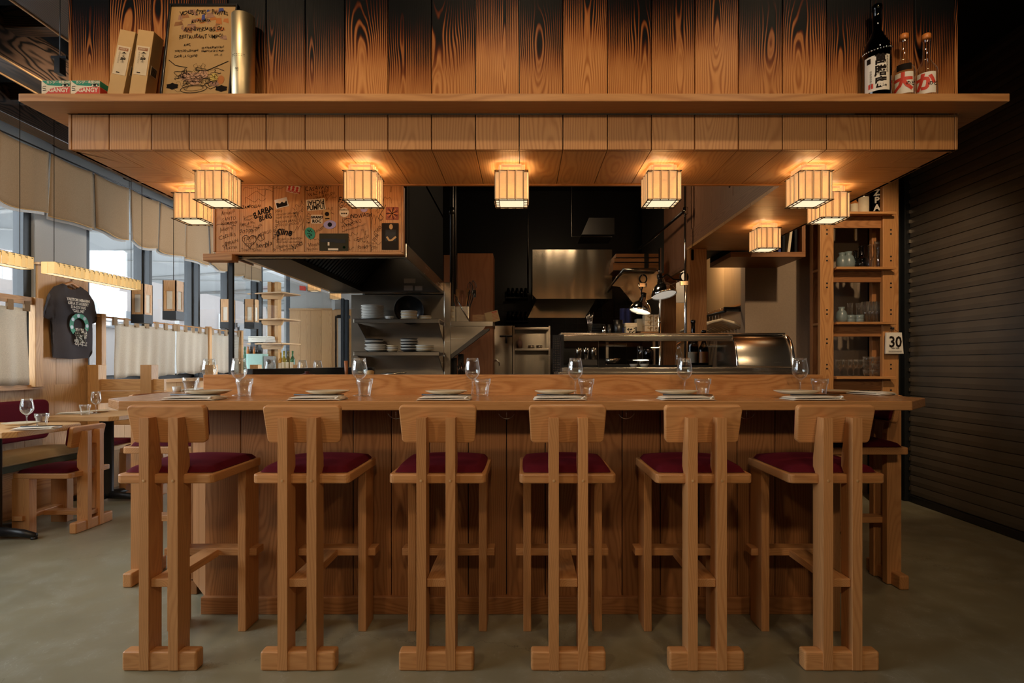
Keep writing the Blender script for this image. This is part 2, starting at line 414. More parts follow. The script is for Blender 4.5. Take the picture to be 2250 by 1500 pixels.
# outside
b = MB(); b.box(-40, -4.6, -10, 40, -.3, -.2); struct(b, 'exterior_street', flat('asphalt', (.30, .30, .30), .9))
b = MB(); b.box(-14, -13.4, 12.5, 40, -.2, 7)
struct(b, 'exterior_building', flat('pale_render', (.105, .093, .088), .9))
b = MB()
for i in range(9):
    y = 13+i*4.2; b.box(-13.4, -13.32, y+4.05, y+4.1+.3*(i % 3), 2.9, 3.1); b.box(-13.4, -13.3, y+4.2, y+6.1, 2.35, 2.95) if i % 2 == 0 else b.box(-13.4, -13.3, y+3.9, y+4.9, 1.0, 2.2)
struct(b, 'exterior_building_windows', M['mull'])
b = MB(); b.box(-13.4, -13.3, 16.6, 17.7, 3.3, 4.1); b.box(-13.4, -13.3, 20.5, 21.4, 3.2, 3.9); b.box(-13.4, -13.34, 24, 24.4, .9, 3.4)
struct(b, 'exterior_building_trim', M['stucco'])
b = MB()
b.prism([(-4.7, 3.62), (-10.5, 3.5), (-10.5, 3.53), (-4.7, 3.65)], 'y', 4.7, 30)
struct(b, 'exterior_awning', M['awn'])
b = MB()
for i in range(9):
    y = 4.8+i*2.9; b.tube([(-4.75, y, 3.58), (-10.5, y+1.2, 3.46)], .035, 6); b.tube([(-10.4, y, -.2), (-10.4, y, 3.5)], .06, 8)
    b.tube([(-4.75, y, 3.58), (-10.5, y-1.7, 3.46)], .02, 6)
struct(b, 'exterior_awning_frame', M['stucco'])

# ================================================================== bar counter
counter = thing('bar_counter', 'long fir plank bar counter with chamfered oak top and raised back ledge', 'bar counter', (0, 2.6, 0))
CT = 1.013
b = MB()
top_poly = [(-1.73, 2.33), (1.66, 2.33), (1.87, 2.54), (1.87, 4.3), (1.49, 4.3), (1.49, 2.86), (-1.62, 2.86), (-1.62, 4.7), (-2.05, 4.7), (-2.05, 3.3), (-1.90, 2.5)]
b.prism(top_poly, 'z', CT-.04, CT, 'x'); b.build('countertop', M['top'], counter, bev=.004)
b = MB(); b.box(-1.654, 1.546, 2.82, 2.9, CT-.03, 1.116, 'x'); b.box(-1.654, -1.58, 2.904, 4.7, CT-.03, 1.116, 'y'); b.build('back_ledge', M['top'], counter, bev=.003)
b = MB(); pl = 2.576
seams = [-1.5]+[(u-1150)*pl/1200 for u in (529, 611, 693, 776, 860, 944, 1029, 1113, 1198, 1283, 1367, 1451, 1536, 1620, 1703)]+[1.36]
for a, c in zip(seams, seams[1:]): b.box(a+.002, c-.002, pl, pl+.02, .07, CT-.04, 'z')
for sx, xa, xb in ((-1, -1.5, -1.68), (1, 1.36, 1.56)):
    L = math.hypot(xb-xa, .2); ang = math.atan2(.2, xb-xa)
    for k in (0, 1):
        b.M = Matrix.Translation((xa, pl, 0)) @ Matrix.Rotation(ang, 4, 'Z')
        b.box(L/2*k+.002, L/2*(k+1)-.002, -.02 if sx < 0 else 0, 0 if sx < 0 else .02, .07, CT-.04, 'z')
    b.M = None
    for k in range(10): b.box(xb-.01, xb+.01, 2.776+k*.18, 2.952+k*.18, .07, CT-.04, 'z')
b.build('panelling', M['panel'], counter, bev=.002)
b = MB(); b.box(-1.5, 1.36, pl+.021, pl+.05, .0, CT-.05); b.build('backing', M['black'], counter)
b = MB(); b.box(-1.51, 1.37, pl-.022, pl+.02, 0, .08, 'x')
b.box(-1.70, -1.66, 2.776, 4.6, 0, .08, 'y'); b.box(1.54, 1.58, 2.776, 4.3, 0, .08, 'y')
b.build('kick_board', M['panel'], counter, bev=.003)
for u in (870, 1113, 1376, 1640):
    b = MB(); x = px(u, 2.5)
    b.tube([(x, 2.5, CT-.042), (x, 2.5, .925)], .0025, 6)
    b.tube([(x+.036*math.sin(t), 2.5, .941-.018*math.cos(2*t) if 0 else .921+.02*(1-math.cos(t*1.3))) for t in [k*.2-1.4 for k in range(15)]], .0028, 6)
    b.lathe([(.012, CT-.044), (.012, CT-.041)], (x, 2.5, 0), 10); b.build('coat_hook', M['chrome'], counter)

# ================================================================== canopy above the bar
canopy = thing('bar_canopy', 'fir plank canopy over the bar with charred upper boards and a shelf', 'canopy', (0, 2.35, 2.1))
CZ = 2.106; CL, CR = -1.958, 1.870
sm = [(u-1150)*2.35/1200 for u in (239, 332, 415, 500, 584, 670, 757, 852, 948, 1045, 1141, 1237, 1335, 1432, 1527, 1623, 1720, 1817, 1914, 2010)]
sm = [CL+.012]+sm+[CR-.012]
b = MB()
for a, c in zip(sm, sm[1:]): b.box(a+.0018, c-.0018, 2.352, 2.372, 2.281, 3.42, 'z')
b.box(CL, CL+.012, 2.35, 2.38, 2.281, 3.42, 'z'); b.box(CR-.012, CR, 2.35, 2.38, 2.281, 3.42, 'z')
for sx in (CL, CR-.02):
    for k in range(11): b.box(sx, sx+.02, 2.382+k*.2, 2.578+k*.2, 2.281, 3.42, 'z')
b.build('charred_boards', M['char'], canopy, bev=.002)
b = MB(); b.box(CL+.02, CR-.02, 2.375, 2.39, CZ+.01, 3.42); b.build('backing', M['black'], canopy)
b = MB()
for a, c in zip(sm, sm[1:]): b.box(a+.0018, c-.0018, 2.352, 2.372, CZ-.012, 2.245, 'z')
b.box(CL, CL+.012, 2.35, 2.38, CZ-.012, 2.245, 'z'); b.box(CR-.012, CR, 2.35, 2.38, CZ-.012, 2.245, 'z')
for sx in (CL, CR-.02):
    for k in range(11): b.box(sx, sx+.02, 2.382+k*.2, 2.578+k*.2, CZ-.012, 2.245, 'z')
b.build('fascia_boards', M['soft'], canopy, bev=.002)
b = MB(); SZ = 2.281
b.prism([(-2.07, 2.238), (1.994, 2.238), (1.994, 2.56), (CR+.003, 2.56), (CR+.003, 2.349), (CL-.003, 2.349), (CL-.003, 2.56), (-2.07, 2.56)], 'z', 2.247, SZ-.001, 'x')
b.build('display_shelf', M['soft'], canopy, bev=.003)
# soffit: front boards run front to back, side boards run sideways, mitred at the corners
ILX, IRX, IY = -1.586, 1.33, 2.80
def soffit_poly(b, poly, g): b.prism(poly, 'z', CZ-.012, CZ+.008, g)
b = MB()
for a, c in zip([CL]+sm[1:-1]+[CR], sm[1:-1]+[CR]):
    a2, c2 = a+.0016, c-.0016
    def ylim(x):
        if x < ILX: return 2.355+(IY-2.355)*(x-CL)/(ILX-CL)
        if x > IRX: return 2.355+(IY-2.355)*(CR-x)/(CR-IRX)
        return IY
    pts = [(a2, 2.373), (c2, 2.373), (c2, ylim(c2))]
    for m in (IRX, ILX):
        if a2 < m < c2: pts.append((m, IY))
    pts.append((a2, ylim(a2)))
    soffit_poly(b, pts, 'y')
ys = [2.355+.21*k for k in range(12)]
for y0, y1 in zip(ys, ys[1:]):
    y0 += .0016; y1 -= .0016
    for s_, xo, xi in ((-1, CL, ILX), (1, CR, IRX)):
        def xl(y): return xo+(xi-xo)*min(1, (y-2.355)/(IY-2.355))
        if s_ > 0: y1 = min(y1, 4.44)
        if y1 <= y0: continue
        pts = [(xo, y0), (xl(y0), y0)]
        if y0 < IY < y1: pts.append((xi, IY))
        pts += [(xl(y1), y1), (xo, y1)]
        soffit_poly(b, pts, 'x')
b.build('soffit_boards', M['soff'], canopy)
b = MB(); b.box(ILX, IRX, IY, IY+.02, CZ-.018, CZ+.06, 'x'); b.build('soffit_edge', M['soft'], canopy, bev=.002)
b = MB(); b.box(CL+.02, CR-.02, 2.392, IY, CZ+.012, CZ+.03); b.box(CL+.02, ILX, IY, 4.66, CZ+.012, CZ+.03); b.box(IRX+.04, CR-.02, IY, 4.43, CZ+.012, CZ+.03)
b.box(ILX-.03, -.60, 2.85, 2.89, CZ+.03, 3.42); b.build('soffit_backing', M['black'], canopy)
# drawn-on drop panel in front of the hood
GY = 2.815; GX0, GX1 = -1.586, px(882, GY); GZ0 = pz(553, GY)
b = MB()
gs = [GX0]+[px(u, GY) for u in (527, 600, 670, 743, 815)]+[GX1]
for a, c in zip(gs, gs[1:]): b.box(a+.0015, c-.0015, GY, GY+.02, GZ0, CZ-.013, 'z')
b.build('drop_panel', M['soft'], canopy, bev=.001)
b = MB(); b.box(GX1, GX1+.012, GY-.004, GY+.03, GZ0-.01, CZ-.02, 'z'); b.box(GX0, GX1+.012, GY-.004, GY+.03, GZ0-.014, GZ0-.001, 'x')
b.box(GX0-.012, GX0, GY-.004, GY+.4, GZ0, CZ-.013, 'z')
b.box(GX0-.05, GX0+.1, GY-.03, GY+.035, GZ0-.05, GZ0-.015, 'x'); b.build('panel_trim', M['soft'], canopy, bev=.002)
# handwriting
BS = [MB() for _ in range(6)]; gy = GY-.0008
def bi(u): return sum(u > k for k in (527, 600, 670, 743, 815))
def G(u, v): return Vector((px(u, GY), gy, pz(v, GY)))
K = GY/1200
def gt(s, u, v, h, rot=0, bold=-.011, sx=.86, shear=.22, al='CENTER'): BS[bi(u)].text(s, h*1.35*K, G(u, v), rot=math.radians(rot), bold=bold, sx=sx, shear=shear, align=al, wob=.5)
def gr(pts, w=1.1, closed=False): BS[bi(pts[0][0])].ribbon([(p*K, -q*K) for p, q in pts], w*K, (px(0, GY), gy, EYE+800*K), closed=closed)
for a in (('TAMPOLLAI', 552, 454, 6.5, 4, .01), ('BARBA', 577, 466, 13, 25, .03), ('BUBS', 582, 478, 11, 14, .035), ('Arnaud', 500, 467, 9, 15), ('SANTO', 503, 481, 8, 10), ('DOS MUNDOS', 503, 490, 4.8, 6, .01), ('Julien', 493, 503, 8, 16), ('Catullis', 498, 518, 11, 16), ('OJRAIN', 508, 533, 8, 16), ('TRIXSTER', 506, 545, 6, 8), ('Fran & Flo', 543, 491, 7, 8), ('Armand Samy', 550, 497, 6, -8), ('Sonnerie', 547, 475, 6, 16), ('Robert', 545, 482, 6, 10), ('Poppy', 541, 507, 11, 18), ('Francis', 563, 502, 9, 38), ('MORGO', 582, 512, 7, 18), ('TAUM', 548, 524, 9, 12), ('+', 548, 531, 7), ('COM', 548, 537, 8, 8), ('herbla', 579, 538, 12, 12, .0, .9, .3), ('Timothe', 543, 548, 7, 6), ('Gazoo', 565, 549, 6, 4), ('Mike', 612, 464, 7, 4), ('MANGEZ SERVANT', 630, 470, 4.6, 6), ('HOPE SOUR STRAY', 629, 477, 4.6, 5), ('CUNA BRAND', 633, 486, 6, 6), ('LOVE @ CREAMS', 633, 493, 5.4, 6), ('Sline', 624, 511, 15, 6, .04), ('VIRGINIE GUIRANDON', 635, 525, 4.9, 3), ('WHO HAD AN AVENUE', 635, 532, 4.6, 0), ('DARLING LACOMBE', 635, 540, 5.4, 5), ('Corinne', 630, 547, 8, 6), ('CASAVANT', 699, 413, 10, 8), ('WAZ HERE!', 700, 424, 8, 12), ('Live Slow & Die Old', 708, 431, 6, 16), ('KATY', 678, 480, 8, 80), ('Roxane', 701, 504, 8, 36), ('Vianna', 690, 537, 9, 14), ('Nicolas', 685, 547, 7, 4), ('FAT', 755, 438, 12, 6, .02), ('GULL', 760, 449, 12, 6), ('INDWASH', 792, 474, 9, 6, .01), ('summoning work today', 778, 500, 5, 18), ('MATZOKO', 772, 492, 8, 20), ('Emilio', 797, 523, 10, 24), ('CALL ME NOW', 800, 531, 6, -14), ('Paolo', 796, 543, 9, 12), ('Phil', 826, 524, 12, 66), ('Olly', 822, 545, 8, 10), ('Cleo', 829, 508, 11, 60), ('NATHALIE', 606, 505, 8, 82), ('Merci!', 657, 465, 9, 38), ('Nori', 652, 540, 12, 30), ('Rue 22', 480, 557, 6)):
    gt(*a)
gr([(548+15*math.sin(t)**3*1.05, 529-(13*math.cos(t)-5*math.cos(2*t)-2*math.cos(3*t)-math.cos(4*t))) for t in [k*.25 for k in range(26)]], 1.2, True)
def squig(u, v, w, h, n, seed, wd=.6):
    r = random.Random(seed); x, y = u-w/2, v; pts = []
    for i in range(n): pts.append((u-w/2+w*i/(n-1)+r.uniform(-w*.12, w*.12), v+r.uniform(-h/2, h/2)))
    out = []
    for i in range(len(pts)-1):
        p0, p1, p2, p3 = pts[max(i-1, 0)], pts[i], pts[i+1], pts[min(i+2, n-1)]
        for k in range(5):
            t = k/5; f = lambda a, b_, c, d: .5*(2*b_+(c-a)*t+(2*a-5*b_+4*c-d)*t*t+(3*b_-a-3*c+d)*t**3)
            out.append((f(p0[0], p1[0], p2[0], p3[0]), f(p0[1], p1[1], p2[1], p3[1])))
    gr(out, wd)
for i, (u, v, w, h, n) in enumerate(((560, 415, 60, 14, 7), (575, 425, 50, 20, 6), (560, 440, 50, 16, 6), (635, 412, 50, 16, 6), (590, 408, 40, 20, 5), (655, 450, 26, 24, 8), (650, 500, 34, 34, 12), (656, 480, 22, 26, 10), (700, 445, 10, 10, 4), (728, 435, 22, 18, 8), (722, 462, 16, 16, 8), (730, 468, 8, 14, 5), (715, 470, 18, 18, 10), (758, 485, 18, 14, 8), (778, 513, 20, 12, 7), (800, 510, 16, 12, 8), (570, 520, 16, 12, 10), (500, 455, 34, 10, 8), (497, 494, 38, 5, 8), (512, 498, 14, 12, 6), (495, 536, 16, 16, 8), (835, 460, 16, 30, 9), (850, 440, 20, 20, 7), (765, 530, 14, 26, 6), (812, 535, 26, 22, 7), (828, 480, 24, 30, 8), (836, 535, 22, 10, 6), (606, 548, 16, 8, 6), (610, 520, 10, 40, 9), (575, 478, 40, 4, 4), (690, 525, 20, 10, 6), (770, 546, 16, 10, 7), (860, 410, 4, 30, 5))):
    squig(u, v, w, h, n, i)
gr([(848, 450), (836, 470), (832, 480), (838, 484), (842, 478), (836, 470)]); gr([(765+10*math.cos(t), 487+7*math.sin(t)) for t in [k*.5 for k in range(13)]])
gr([(570, 515), (566, 525), (573, 530), (581, 525), (579, 514), (573, 520), (570, 515)], 1.4)
for b in BS: b.build('handwriting', M['ink'], canopy)
# stickers and prints on the drop panel
def print_on(name, u0, u1, v0, v1, mat, label, cat, rot=0., deco=None, circle=False):
    c = G((u0+u1)/2, (v0+v1)/2); w, h = (u1-u0)*K/2, (v1-v0)*K/2
    b = MB(); cr, sr = math.cos(math.radians(rot)), math.sin(math.radians(rot))
    if circle: poly = [(w*math.cos(t), h*math.sin(t)) for t in [k*.3142 for k in range(20)]]
    else: poly = rrect(-w, w, -h, h, .003, 2)
    b.prism([(c.x+p*cr-q*sr, c.z+p*sr+q*cr) for p, q in poly], 'y', GY-.0022, GY-.0012)
    o = b.build(name, mat); tag(o, label, cat)
    if deco:
        d = MB(); o2 = Vector((c.x, GY-.003, c.z)); mats = deco(d, o2, (cr, 0, sr), (-sr, 0, cr), w, h); d.build('print', mats, o)
    return o
def rect(d, o, X, Z, x0, x1, z0, z1, mat=0, k=0.):
    X = Vector(X); Z = Vector(Z); o = o+Vector((0, -k*.0004, 0)); d.add([o+X*x0+Z*z0, o+X*x1+Z*z0, o+X*x1+Z*z1, o+X*x0+Z*z1], [(0, 1, 2, 3)], None, mat)
def dot(d, o, X, Z, x, z, r, mat=0, k=0., n=14, rz=None):
    X = Vector(X); Z = Vector(Z); o = o+Vector((0, -k*.0004, 0)); d.add([o+X*(x+r*math.cos(t*6.2832/n))+Z*(z+(rz or r)*math.sin(t*6.2832/n)) for t in range(n)], [list(range(n))], None, mat)
def dz1(d, o, X, Z, w, h):
    d.text('PICHAI', .034, o+Vector((0, 0, .012)), X, Z, rot=math.pi, bold=.03, sx=.82); d.text('PUMPUI', .034, o+Vector((0, 0, -.016)), X, Z, bold=.03, sx=.78); return [M['ink']]
print_on('sticker', 674, 715, 437, 462, M['cream'], 'white sticker with bold black lettering, first word upside down', 'sticker', 6, dz1)
def dz2(d, o, X, Z, w, h):
    for i in range(3):
        for j in range(2): dot(d, o, X, Z, (i-1)*w*.6, h*.45-j*h*.62, w*.2, 1)
    d.text('PAMPAMPAM', .012, o+Vector((0, 0, -h*.72)), X, Z, bold=.03, mat=1); return [M['ink'], M['red']]
print_on('sticker', 630, 659, 407, 424, M['cream'], 'small sticker with six red faces in two rows', 'sticker', -12, dz2)
def dz3(d, o, X, Z, w, h):
    rect(d, o, X, Z, -w*.85, w*.85, -h*.85, h*.2, 0); dot(d, o, X, Z, -w*.25, h*.35, w*.28, 1, 1); dot(d, o, X, Z, w*.45, h*.25, w*.25, 1, 1); return [M['ink'], M['cream']]
print_on('sticker', 605, 633, 436, 456, M['paperw'], 'white edged photo sticker of a figure in a dark top', 'sticker', 14, dz3)
def dz4(d, o, X, Z, w, h):
    d.text('GRAND', .018, o+Vector((0, 0, .009)), X, Z, bold=.05); d.text('ROC', .022, o+Vector((0, 0, -.011)), X, Z, bold=.05); return [M['ink']]
print_on('sticker', 684, 709, 472, 491, M['cream'], 'cream square sticker with two lines of bubble lettering', 'sticker', 0, dz4)
print_on('sticker', 711, 739, 484, 503, M['sticker'], 'lilac oval holographic sticker above the landscape print', 'sticker', 4, lambda d, o, X, Z, w, h: (dot(d, o, X, Z, 0, 0, w*.35), [M['ink']])[1], True)
print_on('sticker', 792, 808, 452, 466, M['sticker'], 'small round lilac sticker below the lamp', 'sticker', 0, None, True)
print_on('sticker', 671, 692, 499, 526, M['green'], 'green cactus shaped sticker', 'sticker', 24, lambda d, o, X, Z, w, h: ([dot(d, o, X, Z, RN.uniform(-.5, .5)*w, RN.uniform(-.7, .7)*h, .003) for i in range(12)], [M['ink']])[1], True)
def dz5(d, o, X, Z, w, h):
    d.text('NABEGO', .011, o+Vector((0, 0, .012)), X, Z, bold=.02)
    for i in (-1, 0, 1): dot(d, o, X, Z, i*.011, -.006, .004)
    return [M['ink']]
print_on('sticker', 746, 767, 456, 477, M['cream'], 'round cream sticker with three dots', 'sticker', 0, dz5, True)
print_on('sticker', 711, 727, 461, 484, M['card'], 'brown sticker of a small scribbled tree', 'sticker', 4, lambda d, o, X, Z, w, h: (dot(d, o, X, Z, 0, h*.2, w*.6), rect(d, o, X, Z, -w*.6, w*.6, -h*.8, -h*.6), [M['ink']])[2])
def ph1(d, o, X, Z, w, h):
    rect(d, o, X, Z, -w*.9, w*.2, h*.0, h*.4, 1); rect(d, o, X, Z, -w*.4, w*.3, -h*.95, -h*.72, 0); rect(d, o, X, Z, w*.1, w*.8, -h*.1, h*.3, 1, 1)
    rect(d, o, X, Z, -w*.42, -w*.3, -h*.4, h*.0, 0, 2); dot(d, o, X, Z, w*.7, -h*.6, w*.09, 2, 1); return [M['cream'], M['black'], M['bgreen']]
print_on('photo_print', 702, 766, 513, 551, flat('dim_photo', (.04, .034, .018), .6, spec=.08), 'dim landscape photo print tucked at the panel bottom', 'photo', 0, ph1)
def ph2(d, o, X, Z, w, h):
    dot(d, o, X, Z, w*.1, h*.72, w*.22, 0, 0, 14, h*.2); rect(d, o, X, Z, -w*.55, w*.7, -h*.35, h*.5, 1)
    d.ribbon([(-w*.4, -h*.02), (-w*.1, -h*.3), (w*.2, -h*.28), (w*.7, -h*.02)], w*.22, o+Vector((0, -.0005, 0)), X, Z, 0); return [M['card'], M['black']]
print_on('photo_print', 839, 876, 490, 549, flat('dark_photo', (.022, .016, .011), .6, spec=.08), 'tall dark photo print of a person with folded arms', 'photo', 0, ph2)
def ph3(d, o, X, Z, w, h):
    for i in range(14):
        t = i*.4488; d.ribbon([(0, 0), (w*.95*math.cos(t), h*.95*math.sin(t))], .003, o, X, Z, i % 2)
    return [M['amber'], M['ink']]
print_on('photo_print', 848, 876, 455, 483, flat('red_photo', (.22, .03, .012), .4), 'square red photo print above the dark one', 'photo', 0, ph3)

# ================================================================== bar stools
def make_stool(name, label, cat, sh, top, bz, rail, low=False):
    t = thing(name, label, cat)
    lw = .06 if low else .035; w = .1875
    b = MB(); b.box(-.143 if not low else -.17, .143 if not low else .17, .0, .05, 0, .075, 'x'); b.build('foot_block', M['stoolw'], t, bev=.009, seg=3)
    for s in (-1, 1):
        b = MB(); b.M = Matrix.Translation((s*.0555, 0, 0))
        b.prism([(-.004, .006), (.072, .006), (.072, bz-.06), (.04, top), (-.004, top)], 'x', -.0185, .0185, 'z'); b.lathe([(0, 0), (.0055, 0), (.0055, .001), (0, .001)], (0, -.0046, sh-.018), 12, 1, 'y'); b.build('post', [M['stoolw'], M['pale']], t, bev=.003)
    b = MB(); b.prism(rrect(-w, w, .03, .43, .02), 'z', sh-.036, sh, 'x'); b.build('seat', M['stoolw'], t, bev=.005)
    b = MB()
    def cu(u, v):
        x, y = u*2-1, v*2-1; k = (1-abs(x)**7)*(1-abs(y)**7); q = math.sqrt(max(0, (1-abs(x)**6)*(1-abs(y)**6)))
        e = 1-.03*(abs(x)*abs(y))**3
        return (x*(w-.012)*e, .235+y*.18*e, sh+.002+.022*q**.4+.018*(1-x*x)*(1-y*y))
    b.grid(25, 25, cu); b.build('cushion', M['velvet'], t, solid=0)
    for s in (-1, 1):
        b = MB(); x = s*.155
        b.box(x-lw/2, x+lw/2, .31, .43, 0, sh-.036, 'z'); b.build('leg', M['stoolw'], t, bev=.003)
    b = MB(); b.box(-.205, .205, .34, .41, rail, rail+.032, 'x'); b.build('cross_rail', M['stoolw'], t, bev=.003)
    b = MB(); b.box(-.0365, .0365, .008, .345, rail-.004, rail+.028, 'y'); b.build('centre_rail', M['stoolw'], t, bev=.003)
    dy, dzz = .04-.072, top-(bz-.06); L = math.hypot(dy, dzz); ca, sa = dzz/L, dy/L
    def bp(u, v): return None
    def back(nm, x0, x1, h0, h1, n0, n1, mat, bev, r):
        b = MB(); mid = (bz, .072+dy*(.06/dzz))
        poly = rrect(x0, x1, h0, h1, r)
        poly = [(x*(1+.06*(h/.075)*.5), h) for x, h in poly]
        vs = []
        for n_ in (n0, n1):
            for x, h in poly: vs.append((x, mid[1]+h*sa+n_*ca, bz+.075+h*ca-n_*sa))
        k = len(poly); b.add(vs, [list(range(k))[::-1], list(range(k, 2*k))]+[[i, (i+1) % k, k+(i+1) % k, k+i] for i in range(k)], 'x'); b.build(nm, mat, t, bev=bev)
    back('backrest', -.147, .147, -.075, .075, -.012, .015, M['stoolw'], .005, .016)
    back('back_cushion', -.14, .14, -.068, .068, .016, .036, M['velvet'], .009, .02)
    return t
SN = [(-1.388, .0, 'leftmost of the six along the bar front'), (-.861, .0, 'second from the left along the bar front'), (-.333, .0, 'third from the left along the bar front'), (.172, .0, 'fourth from the left along the bar front'), (.70, .0, 'fifth from the left along the bar front'), (1.215, .0, 'rightmost of the six along the bar front')]
stool = make_stool('bar_stool', '', 'bar stool', .745, .966, .862, .322)
for i, (x, r, l) in enumerate(SN):
    lab = 'oak bar stool with burgundy cushion, ' + l
    if i == 0: stool.location = (x, 2.08, 0); stool['label'] = lab; stool['group'] = 'oak bar stools'
    else: dup(stool, (x, 2.08, 0), 0, lab)
dup(stool, (2.0, 2.97, 0), math.pi/2, 'oak bar stool drawn up to the right end of the bar')
dup(stool, (-2.10, 3.0, 0), -math.pi/2, 'oak bar stool drawn up to the left end of the bar')

# ================================================================== paper lamps
def make_lamp():
    t = thing('paper_lamp', '', 'ceiling lamp')
    H0, H1 = -.036, -.168; a = .0745
    def ring(b, a, z0, z1, n=3, notch=.018):
        w = 2*(a-notch)/n
        for k in range(4):
            R_ = Matrix.Rotation(k*math.pi/2, 4, 'Z')
            for i in range(n):
                c = -a+notch+w*(i+.5)
                b.M = R_ @ Matrix.Translation((c, -a, 0)) @ Matrix.Rotation(.16, 4, 'Z'); b.box(-w*.54, w*.54, -.0012, .0012, z0, z1, 'z')
                if n == 3 and a > .06: b.box(w*.34, w*.53, -.0026, -.0013, z0, z1, 'z', 1); b.box(-w*.54, -w*.44, -.0026, -.0013, z0, z1, 'z', 1)
            b.M = R_ @ Matrix.Translation((-a+notch*.5, -a+notch, 0)); b.box(-notch*.5, notch*.55, -.0012, .0012, z0, z1, 'z')
            b.M = R_ @ Matrix.Translation((a-notch*.5, -a+notch, 0)); b.box(-notch*.55, notch*.5, -.0012, .0012, z0, z1, 'z')
        b.M = None
    b = MB(); ring(b, a, H1, H0); b.build('shade', [M['shade'], M['shade_dbl']], t)
    b = MB(); ring(b, .058, H0-.004, 0, 3, .012); b.build('upper_shade', M['shade_up'], t)
    b = MB(); n = .018; w = 2*(a-n)/3
    for z in (H0, H1):
        for k in range(4):
            b.M = Matrix.Rotation(k*math.pi/2, 4, 'Z')
            b.box(-a-.003, a+.003, -a-.003, -a+.001, z-.0015, z+.0015); b.box(-a-.002, a+.002, -a+n-.002, -a+n+.001, z-.0015, z+.0015)
            for i in range(4):
                x = -a+n+w*i
                if z == H0: b.box(x-.0009, x+.0009, -a-.0035, -a-.0015, H1, H0)
                b.box(x-.0012, x+.0012, -a-.004, -a+n, z-.0015, z+.0015)
    b.M = None; b.build('lath_frame', M['lath'], t)
    b = MB(); p = [(-a+n, -a), (a-n, -a), (a-n, -a+n), (a, -a+n), (a, a-n), (a-n, a-n), (a-n, a), (-a+n, a), (-a+n, a-n), (-a, a-n), (-a, -a+n), (-a+n, -a+n)]
    b.prism([(x*.97, y*.97) for x, y in p], 'z', H1+.004, H1+.008); b.build('diffuser', M['glow'], t)
    b = MB(); b.box(-.04, .04, -.04, .04, -.008, 0); b.build('mount', M['soft'], t)
    return t
lamp = make_lamp(); LZ = CZ-.0125
lamp.location = (-1.437, 2.575, LZ); tag(lamp, 'square paper lamp under the canopy, leftmost of the five in the front row', None, 'square paper lamps')
for x, y, l in ((-.752, 2.575, 'square paper lamp in front of the drawn-on panel, second of the front row'), (-.055, 2.575, 'square paper lamp at the middle of the front row'), (.648, 2.575, 'square paper lamp, fourth from the left in the front row'), (1.345, 2.575, 'square paper lamp, rightmost of the five in the front row'), (-1.745, 2.9, 'square paper lamp on the left return, just behind the front row'), (1.607, 2.88, 'square paper lamp on the right return, just behind the front row'), (1.6, 3.62, 'smaller looking square paper lamp far back on the right return')):
    dup(lamp, (x, y, LZ), 0, l)
for x, y, l in ((-3.1, 8.1, 'far paper lamp peeking out under the hood, nearer the window'), (-3.13, 9.1, 'far paper lamp peeking out under the hood, farther from the window')):
    o = dup(lamp, (x, y, 2.42), 0, l)
    m = MB(); m.tube([(x, y, 2.42), (x, y, 3.42)], .004, 6); m.build('cord', M['ink'], o)
# ================================================================== tableware
def make_wine():
    t = thing('wine_glass', '', 'wine glass')
    b = MB(); b.lathe([(.0, .001), (.032, .001), (.033, .003), (.012, .006), (.005, .010)], n=20, cap=False); b.build('foot', M['glass'], t)
    b = MB(); b.lathe([(.005, .010), (.0038, .03), (.0036, .06), (.005, .073), (.009, .08)], n=12, cap=False); b.build('stem', M['glass'], t)
    b = MB(); b.lathe([(.001, .079), (.012, .082), (.026, .094), (.035, .110), (.0375, .124), (.036, .142), (.0315, .168), (.0285, .188), (.0275, .188), (.0305, .168), (.035, .142), (.0365, .124), (.034, .111), (.025, .096), (.011, .085), (.001, .082)], n=26, cap=False); b.build('bowl', M['glass'], t)
    return t
wine = make_wine()
def make_tumbler():
    b = MB(); n = 20
    pr = [(.0, .0), (.026, .0), (.028, .004), (.031, .03), (.034, .055), (.0385, .062), (.040, .086), (.0385, .086), (.037, .063), (.0325, .054), (.0285, .03), (.024, .012), (.0, .011)]
    b.lathe(pr, n=n, cap=False)
    for i in range(n*3, n*5+0):
        if i % 2: q = b.v[i]; b.v[i] = Vector((q.x*.93, q.y*.93, q.z))
    for i in range(n*1, n*3):
        if i % 2: q = b.v[i]; b.v[i] = Vector((q.x*.94, q.y*.94, q.z))
    o = b.build('tumbler', M['glass'], origin=(0, 0, 0)); return tag(o, '', 'glass', 'faceted tumblers')
tumbler = make_tumbler()
def make_plate():
    b = MB(); b.lathe([(.0, .003), (.05, .003), (.055, .0), (.062, .0), (.075, .004), (.096, .014), (.097, .016), (.095, .0165), (.074, .008), (.055, .0065), (.0, .0065)], n=36, cap=False)
    return tag(b.build('plate', M['ceramic'], origin=(0, 0, 0)), '', 'plate', 'cream plates at the place settings')
plate = make_plate()
